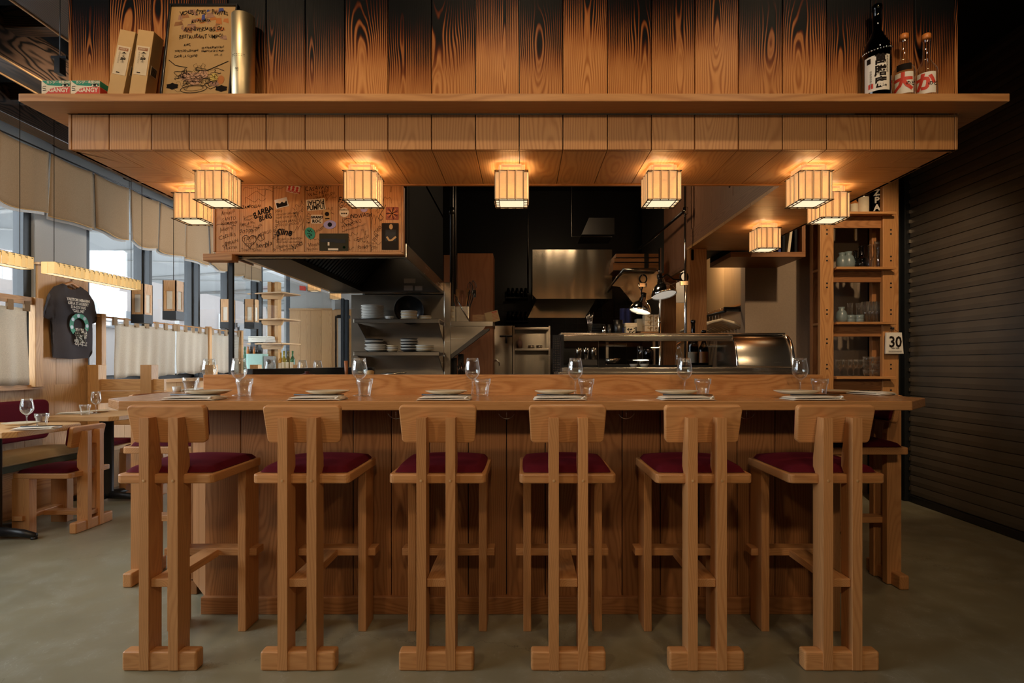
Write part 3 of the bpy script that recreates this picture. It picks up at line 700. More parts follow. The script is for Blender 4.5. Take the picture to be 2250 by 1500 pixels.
def make_napkin(seed):
    r = random.Random(seed); b = MB(); w, d = .116, .066
    t = thing('napkin', '', 'napkin')
    for k in range(2):
        z = .0005+k*.0085; ww = w-(.004*k); ph = r.uniform(0, 6)
        def f(u, v, z=z, ww=ww, ph=ph, k=k):
            a = 2*math.pi*v; x = (u*2-1)*ww; e = (1-abs(u*2-1)**10)
            y = math.cos(a); zz = math.sin(a)
            return (x, (abs(y)**.4)*math.copysign(1, y)*(d-.006*k)+.003*math.sin(u*5+ph), z+.0041*e*(zz*.9+1)+.0012*math.sin(u*7+ph)*(zz > 0))
        b.grid(18, 13, f)
    b.build('cloth', M['cloth'], t)
    b = MB()
    for k in range(4):
        b.tube([(w-.03+.006*k, -d+.008, .004+.004*k), (w-.004, -d+.02+.004*k, .008+.003*k), (w+.004, -d+.05, .006+.003*k), (w-.002, d-.02, .006)], .003, 6)
    b.build('rolled_hem', M['cloth'], t)
    return t
nap = make_napkin(3)
def make_sticks():
    b = MB()
    for k in (-1, 1): b.tube([(-.108, k*.0035, .0035), (.108, k*.0028, .0025)], [.0035, .0022], 8)
    return tag(b.build('chopsticks', M['ebony'], origin=(0, 0, 0)), '', 'chopsticks', 'black chopsticks at the place settings')
sticks = make_sticks()
first = {}
def place(proto, loc, rz, label, rot=None):
    if proto.name not in first:
        first[proto.name] = 1; proto.location = loc; proto.rotation_euler = rot or (0, 0, rz); proto['label'] = label; return proto
    return dup(proto, loc, rz, label, rot=rot)
nap['group'] = 'folded napkins'; wine['group'] = 'wine glasses'
WH = ['leftmost setting of the bar front', 'second setting from the left', 'third setting from the left', 'fourth setting from the left', 'fifth setting from the left', 'rightmost setting of the bar front']
NX = (430, 700, 978, 1229, 1505, 1783); PX_ = (458, 720, 981, 1221, 1487, 1750); WXx = (525, 790, 1038, 1264, 1504, 1758); TX = (537, 801, 1060, 1288, 1544, 1801)
for i in range(6):
    a = (-.02, .02, 0, 0, -.03, .02)[i]; nm = WH[i]
    place(nap, (px(NX[i], 2.43), 2.425, CT), a, 'folded white cloth napkin at the '+nm)
    place(sticks, (px(NX[i]+4, 2.42), 2.405, CT+.0195), a+.01, 'pair of black chopsticks at the '+nm)
    place(plate, (px(PX_[i], 2.53), 2.532, CT+.0195), 0, 'round cream plate on the napkin at the '+nm)
    place(wine, (px(WXx[i], 2.745), 2.745, CT), 0, 'empty wine glass behind the '+nm)
    place(tumbler, (px(TX[i], 2.69), 2.69, CT), .3*i, 'faceted tumbler behind the '+nm)
place(nap, (-1.90, 3.24, CT), 1.4, 'crumpled napkin on the left return of the bar'); place(plate, (-1.74, 3.25, CT), 0, 'cream plate on the left return of the bar')
place(wine, (-1.755, 3.05, CT), 0, 'wine glass on the left return of the bar, beside the ledge end'); place(tumbler, (-1.785, 2.93, CT), .2, 'faceted tumbler on the left return of the bar')
place(plate, (1.70, 2.98, CT), 0, 'cream plate on the right return of the bar'); place(nap, (1.80, 2.86, CT), -1.2, 'twisted white napkin on the right return of the bar')
place(wine, (-1.74, 3.75, CT), 0, 'wine glass far along the left return, near the bottles'); place(wine, (-1.74, 4.30, CT), 0, 'wine glass at the far end of the left return'); place(wine, (-1.74, 4.62, CT), 0, 'wine glass last on the left return, by the steel frame')
b = MB(); b.lathe([(0, 0), (.018, 0), (.02, .004), (.023, .03), (.021, .03), (.017, .006), (0, .005)], (-1.98, 3.12, CT), 14, cap=False); tag(b.build('tea_cup', M['white']), 'tiny white cup on the left return of the bar', 'cup')

# ================================================================== on the canopy shelf
SY = 2.297
for i, (u0, u1, l) in enumerate(((93, 156, 'green, cream and red carton at the shelf end'), (157, 221, 'green, cream and red carton beside the tilted kraft boxes'))):
    x0, x1 = px(u0, 2.262), px(u1, 2.262); h = .062; y = 2.258
    t = thing('carton', l, 'box', ((x0+x1)/2, y+.04, SZ), 'green, cream and red cartons')
    b = MB(); b.box(x0, x1-.001, y, y+.085, SZ, SZ+h); b.build('body', M['cream'], t, bev=.001)
    w = x1-x0; b = MB(); f = y-.0006; O = (x0, f, SZ)
    def q(pts, mat): b.add([(x0+p*w, f, SZ+r*h) for p, r in pts], [list(range(len(pts)))], None, mat)
    q([(.02, .98), (.1, .83), (.22, .68), (.4, .66), (.6, .63), (.99, .63), (.99, .98)], 0)
    q([(.06, .02), (.2, .2), (.32, .42), (.48, .54), (.99, .57), (.99, .02)], 1)
    b.box(x1-.0012, x1-.0004, y+.002, y+.083, SZ+.6*h, SZ+h-.001, mat=0); b.box(x1-.0012, x1-.0004, y+.002, y+.083, SZ+.001, SZ+.57*h, mat=1)
    b.text('GANGY', .025, (x0+.60*w, f-.0006, SZ+.345*h), bold=.035, mat=2, sx=.92); b.text('カンジー金型2005', .0125, (x0+.6*w, f-.0006, SZ+.86*h), bold=.03, mat=2)
    b.text('No.2005', .006, (x0+.84*w, f-.0006, SZ+.60*h), mat=3, bold=.03)
    b.ribbon([(.17*w, .60*h), (.06*w, .60*h), (.05*w, .46*h), (.15*w, .44*h), (.16*w, .34*h), (.05*w, .32*h)], .002, (x0, f-.0006, SZ), mat=3)
    q2 = [(.7, .65), (.7, .72), (.78, .74), (.82, .78), (.92, .78), (.96, .65)]; b.add([(x0+p*w, f-.0004, SZ+r*h) for p, r in q2], [list(range(6))], None, 3)
    for p in (.76, .9): b.lathe([(0, 0), (.0035, 0)], (x0+p*w, f-.0008, SZ+.66*h), 10, 2, 'y', False, False)
    b.build('print', [M['green'], M['red'], M['cream'], M['ink']], t)
for i, (u, ang, l) in enumerate(((236, .20, 'tall kraft carton leaning right, beside the small cartons'), (284, .145, 'tall kraft carton leaning right, beside the framed poster'))):
    x0 = px(u, 2.27); w, d, h = .066, .062, .272; y = 2.268
    t = thing('kraft_carton', l, 'box', (x0, y, SZ), 'tall kraft cartons')
    R_ = Matrix.Translation((x0, y, SZ)) @ Matrix.Rotation(ang, 4, 'Y'); lift = w*math.sin(ang)
    R_ = Matrix.Translation((0, 0, lift+.001)) @ R_
    b = MB(); b.M = R_; b.box(0, w, 0, d, 0, h); b.build('body', M['card'], t, bev=.0012)
    b = MB(); b.M = R_; b.box(.006, w-.006, -.0012, -.0004, .085, .205, mat=0); b.box(.012, w-.014, -.0018, -.0012, .186, .198, mat=1)
    b.text('JANGLY', .009, (.032, -.0024, .192), mat=0, bold=.03); b.text('食器', .022, (.038, -.002, .17), mat=2, bold=.02) if 0 else None
    b.text('食', .024, (.038, -.002, .168), mat=2, bold=.03); b.text('器', .024, (.038, -.002, .145), mat=2, bold=.03)
    for k in range(5): b.text('三', .009, (.02, -.002, .175-.01*k), mat=2)
    b.box(.02, .034, -.002, -.0014, .092, .096, mat=2); b.box(w+.0003, w+.001, .012, .05, .095, .135, mat=0)
    for k in range(9): b.box(w+.001, w+.0016, .015+k*.0036, .0165+k*.0036, .098, .132, mat=2)
    b.build('label', [flat('tan_label', (.60, .45, .27), .8), M['redw'], M['ink']], t)
# framed poster
t = thing('framed_poster', 'black framed poster covered in handwriting leaning on the charred boards', 'poster', (-1.36, 2.265, SZ))
T_ = Matrix.Translation((-1.508, 2.262, SZ+.0032)) @ Matrix.Rotation(-.145, 4, 'X'); PW, PH = .292, .425
b = MB(); b.M = T_
for a in ((0, PW, 0, .02, 0, .008), (0, PW, 0, .02, PH-.008, PH), (0, .008, 0, .02, .008, PH-.008), (PW-.008, PW, 0, .02, .008, PH-.008)): b.box(*a)
b.build('frame', M['ebony'], t, bev=.001)
b = MB(); b.M = T_; b.box(.008, PW-.008, .008, .012, .008, PH-.008); b.build('sheet', M['card'], t)
b = MB(); b.M = T_
r = random.Random(5)
for k in range(34):
    x, z = r.uniform(.02, PW-.05), r.uniform(.26, PH-.03); w, h = r.uniform(.01, .04), r.uniform(.008, .03)
    b.add([(x, .0072+k*1e-5, z), (x+w, .0072+k*1e-5, z+r.uniform(-.01, .01)), (x+w*.8, .0072+k*1e-5, z+h), (x+w*.1, .0072+k*1e-5, z+h*.9)], [(0, 1, 2, 3)], None, r.choice([0, 0, 1, 2, 3, 3]))
for s, x, z, h, ro in (('VOUS', .075, .385, .028, .05), ('ÊTES', .135, .387, .027, -.03), ('INVITÉS', .215, .385, .026, -.12), ('AU PREMIER', .14, .347, .019, .08), ('ANNIVERSAIRE DU', .155, .308, .025, .02), ('RESTAURANT LIMBO!', .145, .274, .024, .02), ('AVEC', .09, .235, .015, .04), ('YAKITORI HIBAHIHI', .09, .207, .014, .03), ('DANS LA CUISINE', .09, .183, .015, .03), ('45 AVENUE MOZART', .2, .223, .0125, .05), ('DIMANCHE LE 22 MARS', .2, .207, .0115, .03), ('15H - ???', .225, .188, .012, 0)):
    b.text(s, h, (x, .0066, z), rot=ro, bold=.012, sx=.8, mat=4, wob=.8)
def sq(cx, cz, w, h, n, seed, wd=.0012, mat=4):
    r = random.Random(seed); b.ribbon([(cx+w*.5*math.cos(i*2.4+r.random())*r.uniform(.5, 1), cz+h*.5*math.sin(i*2.4+r.random())*r.uniform(.5, 1)) for i in range(n)], wd, (0, .0066, 0), mat=mat)
for k, (cx, cz, rx, rz, m) in enumerate(((.22, .06, .022, .016, 3), (.245, .075, .014, .02, 1), (.215, .085, .016, .02, 5), (.1, .09, .03, .02, 6), (.135, .08, .03, .03, 6), (.17, .1, .02, .02, 6))):
    b.add([(cx+rx*math.cos(i*.524), .0071-.00002*k, cz+rz*math.sin(i*.524)) for i in range(12)], [list(range(12))], None, m)
rr = random.Random(21)
for k in range(46):
    cx = rr.uniform(.065, .25); cz = rr.uniform(.035, .125-.1*abs(cx-.15)); rx, rz, ph = rr.uniform(.006, .022), rr.uniform(.005, .018), rr.uniform(0, 6)
    b.ribbon([(cx+rx*(1+.35*math.sin(3*i*.35+ph))*math.cos(i*.35), cz+rz*(1+.35*math.cos(2*i*.35+ph))*math.sin(i*.35)) for i in range(rr.randint(9, 18))], rr.choice((.0009, .0012, .002)), (0, .0066, 0), mat=4)
for k in range(5): sq(.1+.03*k, .07, .03, .05, 6, k)
for cx, s_ in ((.135, 1), (.165, -1)): b.ribbon([(cx, .115), (cx+s_*.008, .135), (cx+s_*.002, .15), (cx-s_*.01, .142), (cx-s_*.006, .13)], .0012, (0, .0066, 0), mat=4)
b.ribbon([(.135+.055*math.cos(k*.3), .033+.018*math.sin(k*.3+.3)) for k in range(21)], .0022, (0, .0064, 0), mat=4, closed=True)
b.ribbon([(.135+.04*math.cos(k*.3), .035+.011*math.sin(k*.3+.3)) for k in range(21)], .0012, (0, .0064, 0), mat=4, closed=True)
for cx, cz in ((.045, .045), (.25, .035)): b.add([(cx+(.022+.006*(i % 2))*math.cos(i*.524), .0065, cz+(.012+.004*(i % 2))*math.sin(i*.524)) for i in range(12)], [list(range(12))], None, 4)
b.ribbon([(.02, .165), (.05, .14), (.1, .13)], .003, (0, .0066, 0), mat=4); b.ribbon([(.27, .16), (.23, .14), (.18, .115), (.14, .12)], .003, (0, .0066, 0), mat=4)
b.build('drawing', [M['panel'], M['amber'], M['blueap'], M['darkw'], M['ink'], flat('yellow_print', (.6, .42, .1), .8), flat('pink_print', (.55, .30, .17), .8)], t)
b = MB(); b.M = T_; b.box(.009, PW-.009, .003, .0045, .009, PH-.009); b.build('glazing', glass('poster_glass', (.97, .97, .97, 1), .03, .4), t)
b = MB(); c = (px(533, 2.29), 2.297, SZ); b.lathe([(.044, 0), (.0455, .002), (.0455, .348), (.044, .35)], c, 40); t = b.build('foil_tube', M['gold']); tag(t, 'tall shiny silver tube standing beside the framed poster', 'tube')
b = MB()
for a in range(-9, 10):
    an = -1.57+a*.07
    if a % 3: b.box(c[0]+.0458*math.cos(an)-.0012, c[0]+.0458*math.cos(an)+.0012, c[1]+.0458*math.sin(an)-.0005, c[1]+.0458*math.sin(an), SZ+.168, SZ+.1695); b.box(c[0]+.0458*math.cos(an)-.0012, c[0]+.0458*math.cos(an)+.0012, c[1]+.0458*math.sin(an)-.0005, c[1]+.0458*math.sin(an), SZ+.162, SZ+.163)
b.text('竹', .016, (c[0]-.004, c[1]-.0462, SZ+.105)); b.build('print', M['ink'], t)
# bottles on the canopy shelf
def bottle_prof(r, h, rn, sh=.55, lip=1.25):
    return [(0, 0), (r*.92, 0), (r, h*.02), (r, h*sh), (r*.93, h*(sh+.06)), (r*.6, h*(sh+.14)), (rn*1.1, h*(sh+.22)), (rn, h*.93), (rn*lip, h*.94), (rn*lip, h*.985), (rn*.9, h), (0, h)]
def label_band(b, c, r, z0, z1, a0, a1, mat=0, n=14):
    b.grid(n, 2, lambda u, v: (c[0]+r*math.cos(a0+(a1-a0)*u), c[1]+r*math.sin(a0+(a1-a0)*u), z0+(z1-z0)*v), None, mat)
def wrap_text(b, s, size, c, r, z, ang, mat, bold=.02, sx=1.):
    t_ = MB(); t_.text(s, size, (0, 0, 0), bold=bold, sx=sx); bm = bmesh.new(); vs_ = [bm.verts.new(q) for q in t_.v]
    for f_ in t_.f:
        try: bm.faces.new([vs_[i] for i in f_])
        except ValueError: pass
    for _ in range(3):
        bmesh.ops.triangulate(bm, faces=bm.faces[:])
        bmesh.ops.subdivide_edges(bm, edges=[e for e in bm.edges if e.calc_length() > .012], cuts=1)
    bmesh.ops.triangulate(bm, faces=bm.faces[:]); bm.verts.index_update()
    n0 = len(b.v); b.add([tuple(v.co) for v in bm.verts], [[v.index for v in f_.verts] for f_ in bm.faces], None, mat); bm.free()
    for i in range(n0, len(b.v)):
        q = b.v[i]; a = ang+q.x/r; b.v[i] = Vector((c[0]+r*math.cos(a), c[1]+r*math.sin(a), z+q.z))
FR = -math.pi/2
cx = (px(1926, 2.3), 2.297, SZ); t = thing('sake_bottle', 'big dark sake bottle with white label on the canopy shelf', 'bottle', cx)
b = MB(); b.lathe(bottle_prof(.053, .40, .016, .50), cx, 32); b.build('glass_body', M['bdark'], t)
fa = math.atan2(-cx[1], -cx[0])
b = MB(); label_band(b, cx, .0535, SZ+.018, SZ+.165, fa-.95, fa+.95, 0)
for k, s in enumerate('萬膳庵'): wrap_text(b, s, .046, cx, .0545, SZ+.142-.047*k, fa+.25, 1, .03)
for k in range(6): wrap_text(b, '三', .010, cx, .0545, SZ+.155-.012*k, fa+.72, 1)
for k in range(7): wrap_text(b, '口', .008, cx, .0545, SZ+.10-.01*k, fa-.42, 1)
label_band(b, cx, .0542, SZ+.135, SZ+.157, fa-.72, fa-.42, 1, 4); label_band(b, cx, .0542, SZ+.03, SZ+.05, fa-.6, fa-.45, 2, 3); label_band(b, cx, .0542, SZ+.03, SZ+.05, fa-.4, fa-.25, 2, 3)
b.build('label', [M['paperw'], M['ink'], M['red']], t)
t2 = thing('bead_string', 'string of pale beads hung round the big sake bottle', 'beads', (cx[0], cx[1], SZ+.17))
b = MB()
for k in range(30):
    a = k*.2094; b.lathe([(0, -.0045), (.0032, -.0032), (.0045, 0), (.0032, .0032), (0, .0045)], (cx[0]+.0515*math.cos(a), cx[1]+.0515*math.sin(a), SZ+.202+.013*math.cos(a-.6)), 8)
b.build('beads', M['chrome'], t2)
for u, l in ((1985, 'clear bottle with red and white label between the sake bottle and its twin'), (2034, 'clear bottle with red and white label, last on the shelf')):
    c = (px(u, 2.3), 2.296, SZ); t = thing('clear_bottle', l, 'bottle', c, 'orange capped clear bottles')
    b = MB(); b.lathe(bottle_prof(.04, .262, .0125, .42, 1.1), c, 28); b.build('glass_body', M['glass'], t)
    b = MB(); b.lathe([(0, .252), (.016, .252), (.017, .258), (.0165, .273), (.012, .276), (0, .276)], c, 20); b.build('cap', M['amber'], t)
    f2 = math.atan2(-c[1], -c[0]); b = MB(); label_band(b, c, .0405, SZ+.012, SZ+.10, f2-.9, f2+.9)
    wrap_text(b, '大' if u < 2000 else 'か', .075, c, .0412, SZ+.056, f2-.1, 1, .05); wrap_text(b, 'のど', .02, c, .0412, SZ+.05, f2+.6, 2, .03)
    label_band(b, c, .0403, SZ+.108, SZ+.135, f2-.7, f2+.7, 2) if u < 2000 else None
    b.build('label', [M['paperw'], M['red'], M['ink']], t)

# ================================================================== glazed display case on the ledge
t = thing('display_case', 'refrigerated glass display case with curved steel end on the bar ledge', 'display case', (.85, 3.1, 1.0))
CX0, CX1, CM = .21, 1.487, 1.17
prof = [(2.985, 1.155), (2.985, 1.165), (2.995, 1.215), (3.01, 1.262), (3.03, 1.298), (3.06, 1.322), (3.10, 1.333), (3.3, 1.336)]
b = MB(); b.box(CX0-.02, CX1, 2.95, 3.42, 1.0, 1.128); b.box(CX0, CX1, 2.965, 3.40, 1.128, 1.152); b.build('base_tray', M['steel'], t, bev=.003)
b = MB(); b.grid(2, len(prof), lambda u, v: (CX0+(CM-CX0)*u, *prof[round(v*(len(prof)-1))])); b.build('curved_glass', M['pane'], t)
b = MB(); pr2 = prof+[(3.3, 1.155)]; b.prism(pr2, 'x', CM, CX1, 'z'); b.build('steel_housing', M['steel'], t, bev=.002, smooth=True)
b = MB(); b.tube([(CX1-.009, p, z) for p, z in prof], .011, 8); b.build('end_trim', M['chrome'], t); b = MB(); b.tube([(CM, p, z) for p, z in prof], .006, 8); b.build('glass_trim', M['chrome'], t)
b = MB(); b.box(CX0, CM, 3.05, 3.10, 1.300, 1.330); b.box(CX0, CX1, 3.10, 3.4, 1.336, 1.348); b.tube([(CX0, 3.09, 1.338), (CX1-.04, 3.09, 1.340)], .008, 8); b.build('top_rail', M['steel'], t, bev=.002)
b = MB(); b.box(CX0, CX0+.01, 2.99, 3.3, 1.152, 1.334)
for y in (3.0, 3.29): b.box(CX0-.002, CX0+.012, y-.008, y+.008, 1.152, 1.335)
b.box(.46, .50, 3.33, 3.36, 1.152, 1.336); b.box(CX0, CM, 3.38, 3.40, 1.152, 1.165); b.build('side_frame', M['ebony'], t)
b = MB()
for i in range(20):
    for j in range(8): b.box(CX0-.028, CX0-.0265, 3.0+j*.012, 3.005+j*.012, 1.13+i*.0095, 1.135+i*.0095)
for i in range(20):
    for j in range(4): b.box(CX0-.045+j*.009, CX0-.041+j*.009, 2.987, 2.9885, 1.13+i*.0095, 1.1335+i*.0095)
b.build('perforated_guard', M['chrome'], t)
b = MB(); b.box(CX0-.05, CX0-.01, 2.99, 3.0, 1.128, 1.33); b.build('guard_plate', M['ebony'], t)
for u, z, r_, l in ((1392, 1.155, .025, 'small white dish inside the display case'), (1415, 1.155, .028, 'wider white dish inside the display case')):
    b = MB(); b.lathe([(0, .0), (r_*.6, 0), (r_, .02), (r_*.9, .02), (0, .006)], (px(u, 3.22), 3.22, z-.003), 18, cap=False); tag(b.build('dish', M['white']), l, 'dish', 'dishes in the display case')

# ================================================================== kitchen, left side: hood over the grill
t = thing('grill_hood', 'dark steel hood with baffle filters hanging over the grill', 'range hood', (-1.05, 3.5, 1.73))
HX0, HX1, HY0, HY1, HZ = -1.5, -.612, 2.86, 4.22, 1.728
b = MB(); rh = .075
b.box(HX0, HX1, HY0, HY0+.03, HZ, HZ+rh); b.box(HX0, HX0+.03, HY0, HY1+.02, HZ, HZ+rh); b.box(HX1-.03, HX1, HY0+.03, HY1, HZ, HZ+rh); b.box(HX0, HX1, HY1-.01, HY1+.02, HZ-.01, HZ+rh)
b.build('rim', M['steel'], t, bev=.003)
b = MB(); b.box(HX1-.02, HX1-.01, HY0+.05, HY1, HZ+rh, 3.3); b.box(HX0, HX0+.01, HY0+.05, HY1, HZ+rh, 3.3); b.box(HX0, HX1-.01, HY0+.10, HY0+.11, HZ+rh, 3.3); b.box(HX0, HX1-.01, HY0+.1, HY1, 2.30, 2.32); b.build('shell', M['dark'], t)
b = MB(); b.box(HX0+.03, HX1-.02, HY1-.02, HY1-.012, HZ, 2.3); b.build('end_panel', M['dsteel'], t)
b = MB(); ang = math.atan2(.227, .21)
for k in range(26):
    y = HY0+.12+k*.0475
    b.M = Matrix.Translation((-1.28, 0, HZ)) @ Matrix.Rotation(-ang, 4, 'Y'); b.box(0, .46, y, y+.028, 0, .03)
b.M = Matrix.Translation((-1.28, 0, HZ)) @ Matrix.Rotation(-ang, 4, 'Y'); b.box(0, .46, HY0+.1, HY1-.03, .03, .04)
b.M = None; b.build('baffle_filters', M['dsteel'], t)
b = MB(); b.box(HX0+.03, -1.24, HY0+.05, HY1, HZ, HZ+.03); b.build('grease_gutter', M['iron'], t)
b = MB(); x = px(800, HY1); 
for u0, u1, v0, v1 in ((889, 914, 613, 623), (889, 908, 628, 639), (913, 929, 629, 639)): b.box(px(u0, HY1), px(u1, HY1), HY1-.0235, HY1-.021, pz(v1, HY1), pz(v0, HY1))
b.build('rating_labels', flat('aged_label', (.20, .17, .15), .7), t)
# back splash with two shelves
t = thing('plate_rack', 'stainless wall rack with two plate shelves under the hood', 'shelf rack', (-.95, 4.3, 0))
BY = 4.28
b = MB(); b.box(px(772, BY), px(975, BY), BY, BY+.02, .9, 1.715); b.build('back_panel', M['steel'], t)
b = MB(); b.box(px(975.5, 4.2), px(990, 4.2), 4.2, 4.26, 0, 1.80); b.build('corner_post', M['steel'], t, bev=.003)
for n_, v in (('upper', 700), ('lower', 772)):
    fy = 3.93; z = pz(v, fy); b = MB(); b.box(px(777, fy), px(965, fy), fy, BY, z-.006, z); b.box(px(777, fy), px(965, fy), fy, fy+.012, z-.03, z); s_ = b.build('shelf', M['steel'], t, bev=.002)
    b = MB()
    for u in (784, 962): x = px(u, fy); b.prism([(fy+.02, z-.031), (BY, z-.031), (BY, z-.19)], 'x', x-.002, x+.002)
    b.build('bracket', M['steel'], s_)
RZ = [pz(700, 3.93), pz(772, 3.93)]
def stack(u, y, z, r, n, h, mats, where, group, nm='plate', bowl=False):
    x = px(u, y)
    lip = .3 if not bowl else .5
    for k in range(n):
        b = MB(); zz = z+k*h; d = h*(1.5 if not bowl else 1.25)
        b.lathe([(0, 0), (r*.55, 0), (r*.6, .001), (r*(.85 if not bowl else .9), d*.55), (r, d*.93), (r*.985, d), (r*.8, d*.7), (r*.55, d*.45), (0, d*.45)], (x+RN.uniform(-.002, .002), y, zz), 24, cap=False)
        lab = '%s %s, %s, %s' % (mats[1][k % len(mats[1])], nm, 'alone' if n == 1 else ('topmost' if k == n-1 else ('bottom' if k == 0 else ORD[k]+' from the bottom')), where)
        tag(b.build(nm, mats[0][k % len(mats[0])]), lab, nm, group)
gw = ([M['white']], ['pale grey']); dk = ([M['darkcer'], M['white']], ['dark', 'pale']); cw = ([M['ceramic'], M['white']], ['cream', 'pale']); dd = ([M['darkcer']], ['dark'])
stack(819, 4.08, RZ[0], .085, 9, .0115, gw, 'tall left stack, upper rack shelf', 'tall plate stack on the upper shelf')
stack(856, 4.05, RZ[0], .034, 1, .018, gw, 'between the stacks, upper rack shelf', 'small dishes', 'saucer')
stack(899, 4.04, RZ[0], .062, 6, .0105, cw, 'stack before the black basket, upper rack shelf', 'bowl stack before the basket', 'bowl', True)
stack(934, 4.08, RZ[0], .05, 3, .010, cw, 'low right stack, upper rack shelf', 'low bowl stack', 'bowl', True)
stack(827, 4.06, RZ[1], .08, 4, .013, gw, 'front left stack, lower rack shelf', 'left stack on the lower shelf')
stack(822, 4.18, RZ[1], .072, 7, .0135, dk, 'rear left stack, lower rack shelf', 'rear stack on the lower shelf')
stack(862, 4.06, RZ[1], .045, 3, .015, cw, 'small middle stack, lower rack shelf', 'small stack on the lower shelf', 'bowl', True)
stack(899, 4.07, RZ[1], .066, 9, .0105, dk, 'tall mixed stack, lower rack shelf', 'mixed stack on the lower shelf')
stack(933, 4.07, RZ[1], .072, 4, .011, cw, 'right stack, lower rack shelf', 'right stack on the lower shelf')
t = thing('wire_basket', 'upended black slatted basket behind the bowls on the upper rack shelf', 'basket', (px(903, 4.17), 4.17, RZ[0]))
b = MB(); cxx = px(900, 4.18); zc = RZ[0]+.085
b.M = Matrix.Translation((cxx, 4.165, zc)) @ Matrix.Rotation(-1.2, 4, 'X')
b.lathe([(0, .05), (.07, .045), (.105, .02), (.115, 0), (.112, 0), (.10, .016), (.07, .04), (0, .045)], (0, 0, 0), 28, cap=False)
for k in range(16): b.tube([(-.1+.0125*k, -.08*math.sqrt(max(0, 1-(-.1+.0125*k)**2/.0121)), .052), (-.1+.0125*k, .08*math.sqrt(max(0, 1-(-.1+.0125*k)**2/.0121)), .052)], .0025, 5)
b.M = None; b.build('basket', M['ebony'], t)
b = MB(); b.tube([(cxx+.075+.035*math.cos(a), 4.16, RZ[0]+.075+.075*math.sin(a)) for a in [-.9+.2*k for k in range(12)]], .003, 6); b.build('handle', M['ebony'], t)
# grill counter with guard
t = thing('grill_counter', 'dark steel grill counter along the left return', 'grill', (-1.2, 3.6, 0))
b = MB(); b.box(-1.50, -1.46, 2.95, 4.75, .9, 1.145, 'y'); b.box(-1.46, -.65, 2.95, 4.27, .9, 1.075); b.build('body', M['dsteel'], t, bev=.004)
b = MB(); b.box(-1.50, -.65, 2.95, 4.27, 0, .9); b.build('cabinet', M['iron'], t)
t = thing('glass_guard', 'tall glass guard with thin steel posts between grill and windows', 'glass screen', (-1.53, 3.8, 1.11))
b = MB(); b.box(-1.531, -1.527, 2.86, 4.72, 1.117, 1.722); b.build('pane', M['pane'], t)
for y, w in ((2.86, .009), (4.62, .012), (4.72, .02)):
    b = MB(); b.box(-1.535-w/2, -1.523+w/2, y-w, y+w, 1.117, 1.726); b.build('post', M['mull'], t)
b = MB(); c = (px(675, 3.35), 3.35, 1.076); b.lathe([(.0, .052), (.014, .05), (.016, .044), (.008, .04), (.05, .032), (.095, .01), (.1, 0), (.0, 0)], c, 30, cap=False); tag(b.build('pot_lid', flat('red_brown_clay', (.10, .022, .014), .35)), 'red brown pot lid just above the bar ledge', 'lid')
b = MB(); b.tube([(px(762, 3.1), 3.1, 1.076), (px(760, 3.1), 3.1, 1.19)], [.009, .011], 8); o = tag(b.build('knife_handle', M['redw']), 'brown wooden knife handle sticking up behind the ledge', 'knife'); b = MB(); b.box(px(762, 3.1)-.012, px(762, 3.1)+.012, 3.099, 3.101, 1.074, 1.085); b.build('blade', M['chrome'], o)
for k, (u, v) in enumerate(((860, 808), (868, 812), (880, 815))):
    b = MB(); b.tube([(px(u-35, 3.7), 3.75, 1.095+.006*k), (px(u+15, 3.7), 3.65, 1.108+.004*k)], .006, 6); tag(b.build('tong', M['steel']), '%s of the steel tongs lying behind the bar ledge' % ('upper', 'middle', 'lower')[k], 'tongs', 'steel tongs')
b = MB(); c = (px(812, 3.6), 3.6, 1.076); b.lathe([(0, 0), (.03, 0), (.034, .03), (.036, .07), (.02, .075), (0, .075)], c, 16); tag(b.build('spice_jar', M['ebony']), 'black jar behind the wine glass at the second setting', 'jar')
b = MB(); c = (px(820, 3.62), 3.55, 1.076); b.lathe([(0, 0), (.024, 0), (.026, .05), (.012, .055), (0, .055)], c, 14); tag(b.build('salt_pot', M['card']), 'small tan pot beside the black jar', 'pot')

# ================================================================== kitchen, middle
t = thing('bracket_shelf', 'stainless bracket shelf beside the corner post holding utensils', 'shelf', (px(1035, 4.3), 4.3, 1.4))
b = MB(); b.box(px(990, 4.2), px(1083, 4.2), 4.2, 4.55, 1.462, 1.500); b.build('shelf', M['steel'], t, bev=.002)
b = MB(); z0 = 1.4615; b.prism([(px(990, 4.2), z0), (px(1067, 4.2), z0), (px(1060, 4.2), z0-.03), (px(990, 4.2), pz(779, 4.2))], 'y', 4.2, 4.205); b.build('gusset', M['steel'], t)
b = MB(); b.prism([(px(990, 4.2), pz(779, 4.2)), (px(1060, 4.2), z0-.03), (px(1075, 4.2), z0-.015), (px(1075, 4.2), z0-.03), (px(992, 4.2), pz(788, 4.2))], 'y', 4.195, 4.24); b.build('brace', M['dsteel'], t)
t = thing('power_outlet', 'ivory double socket beside the utensil pot', 'socket', (px(994, 4.28), 4.28, 1.51))
b = MB(); b.box(px(989, 4.22), px(999, 4.22), 4.22, 4.26, 1.50, 1.62); b.build('plate', M['plastic'], t, bev=.003)
for z in (1.585, 1.535):
    b = MB(); b.lathe([(.0, 0), (.012, 0), (.012, .002), (0, .002)], (px(994, 4.22), 4.22, z), 14, ax='y'); b.build('socket', M['cream'], t)
cu = (px(1016, 4.36), 4.36, 1.501)
t = thing('utensil_pot', 'square steel pot full of kitchen utensils', 'utensil pot', cu)
b = MB(); b.prism(rrect(cu[0]-.062, cu[0]+.062, cu[1]-.05, cu[1]+.05, .012), 'z', cu[2], cu[2]+.125); b.build('pot', M['steel'], t)
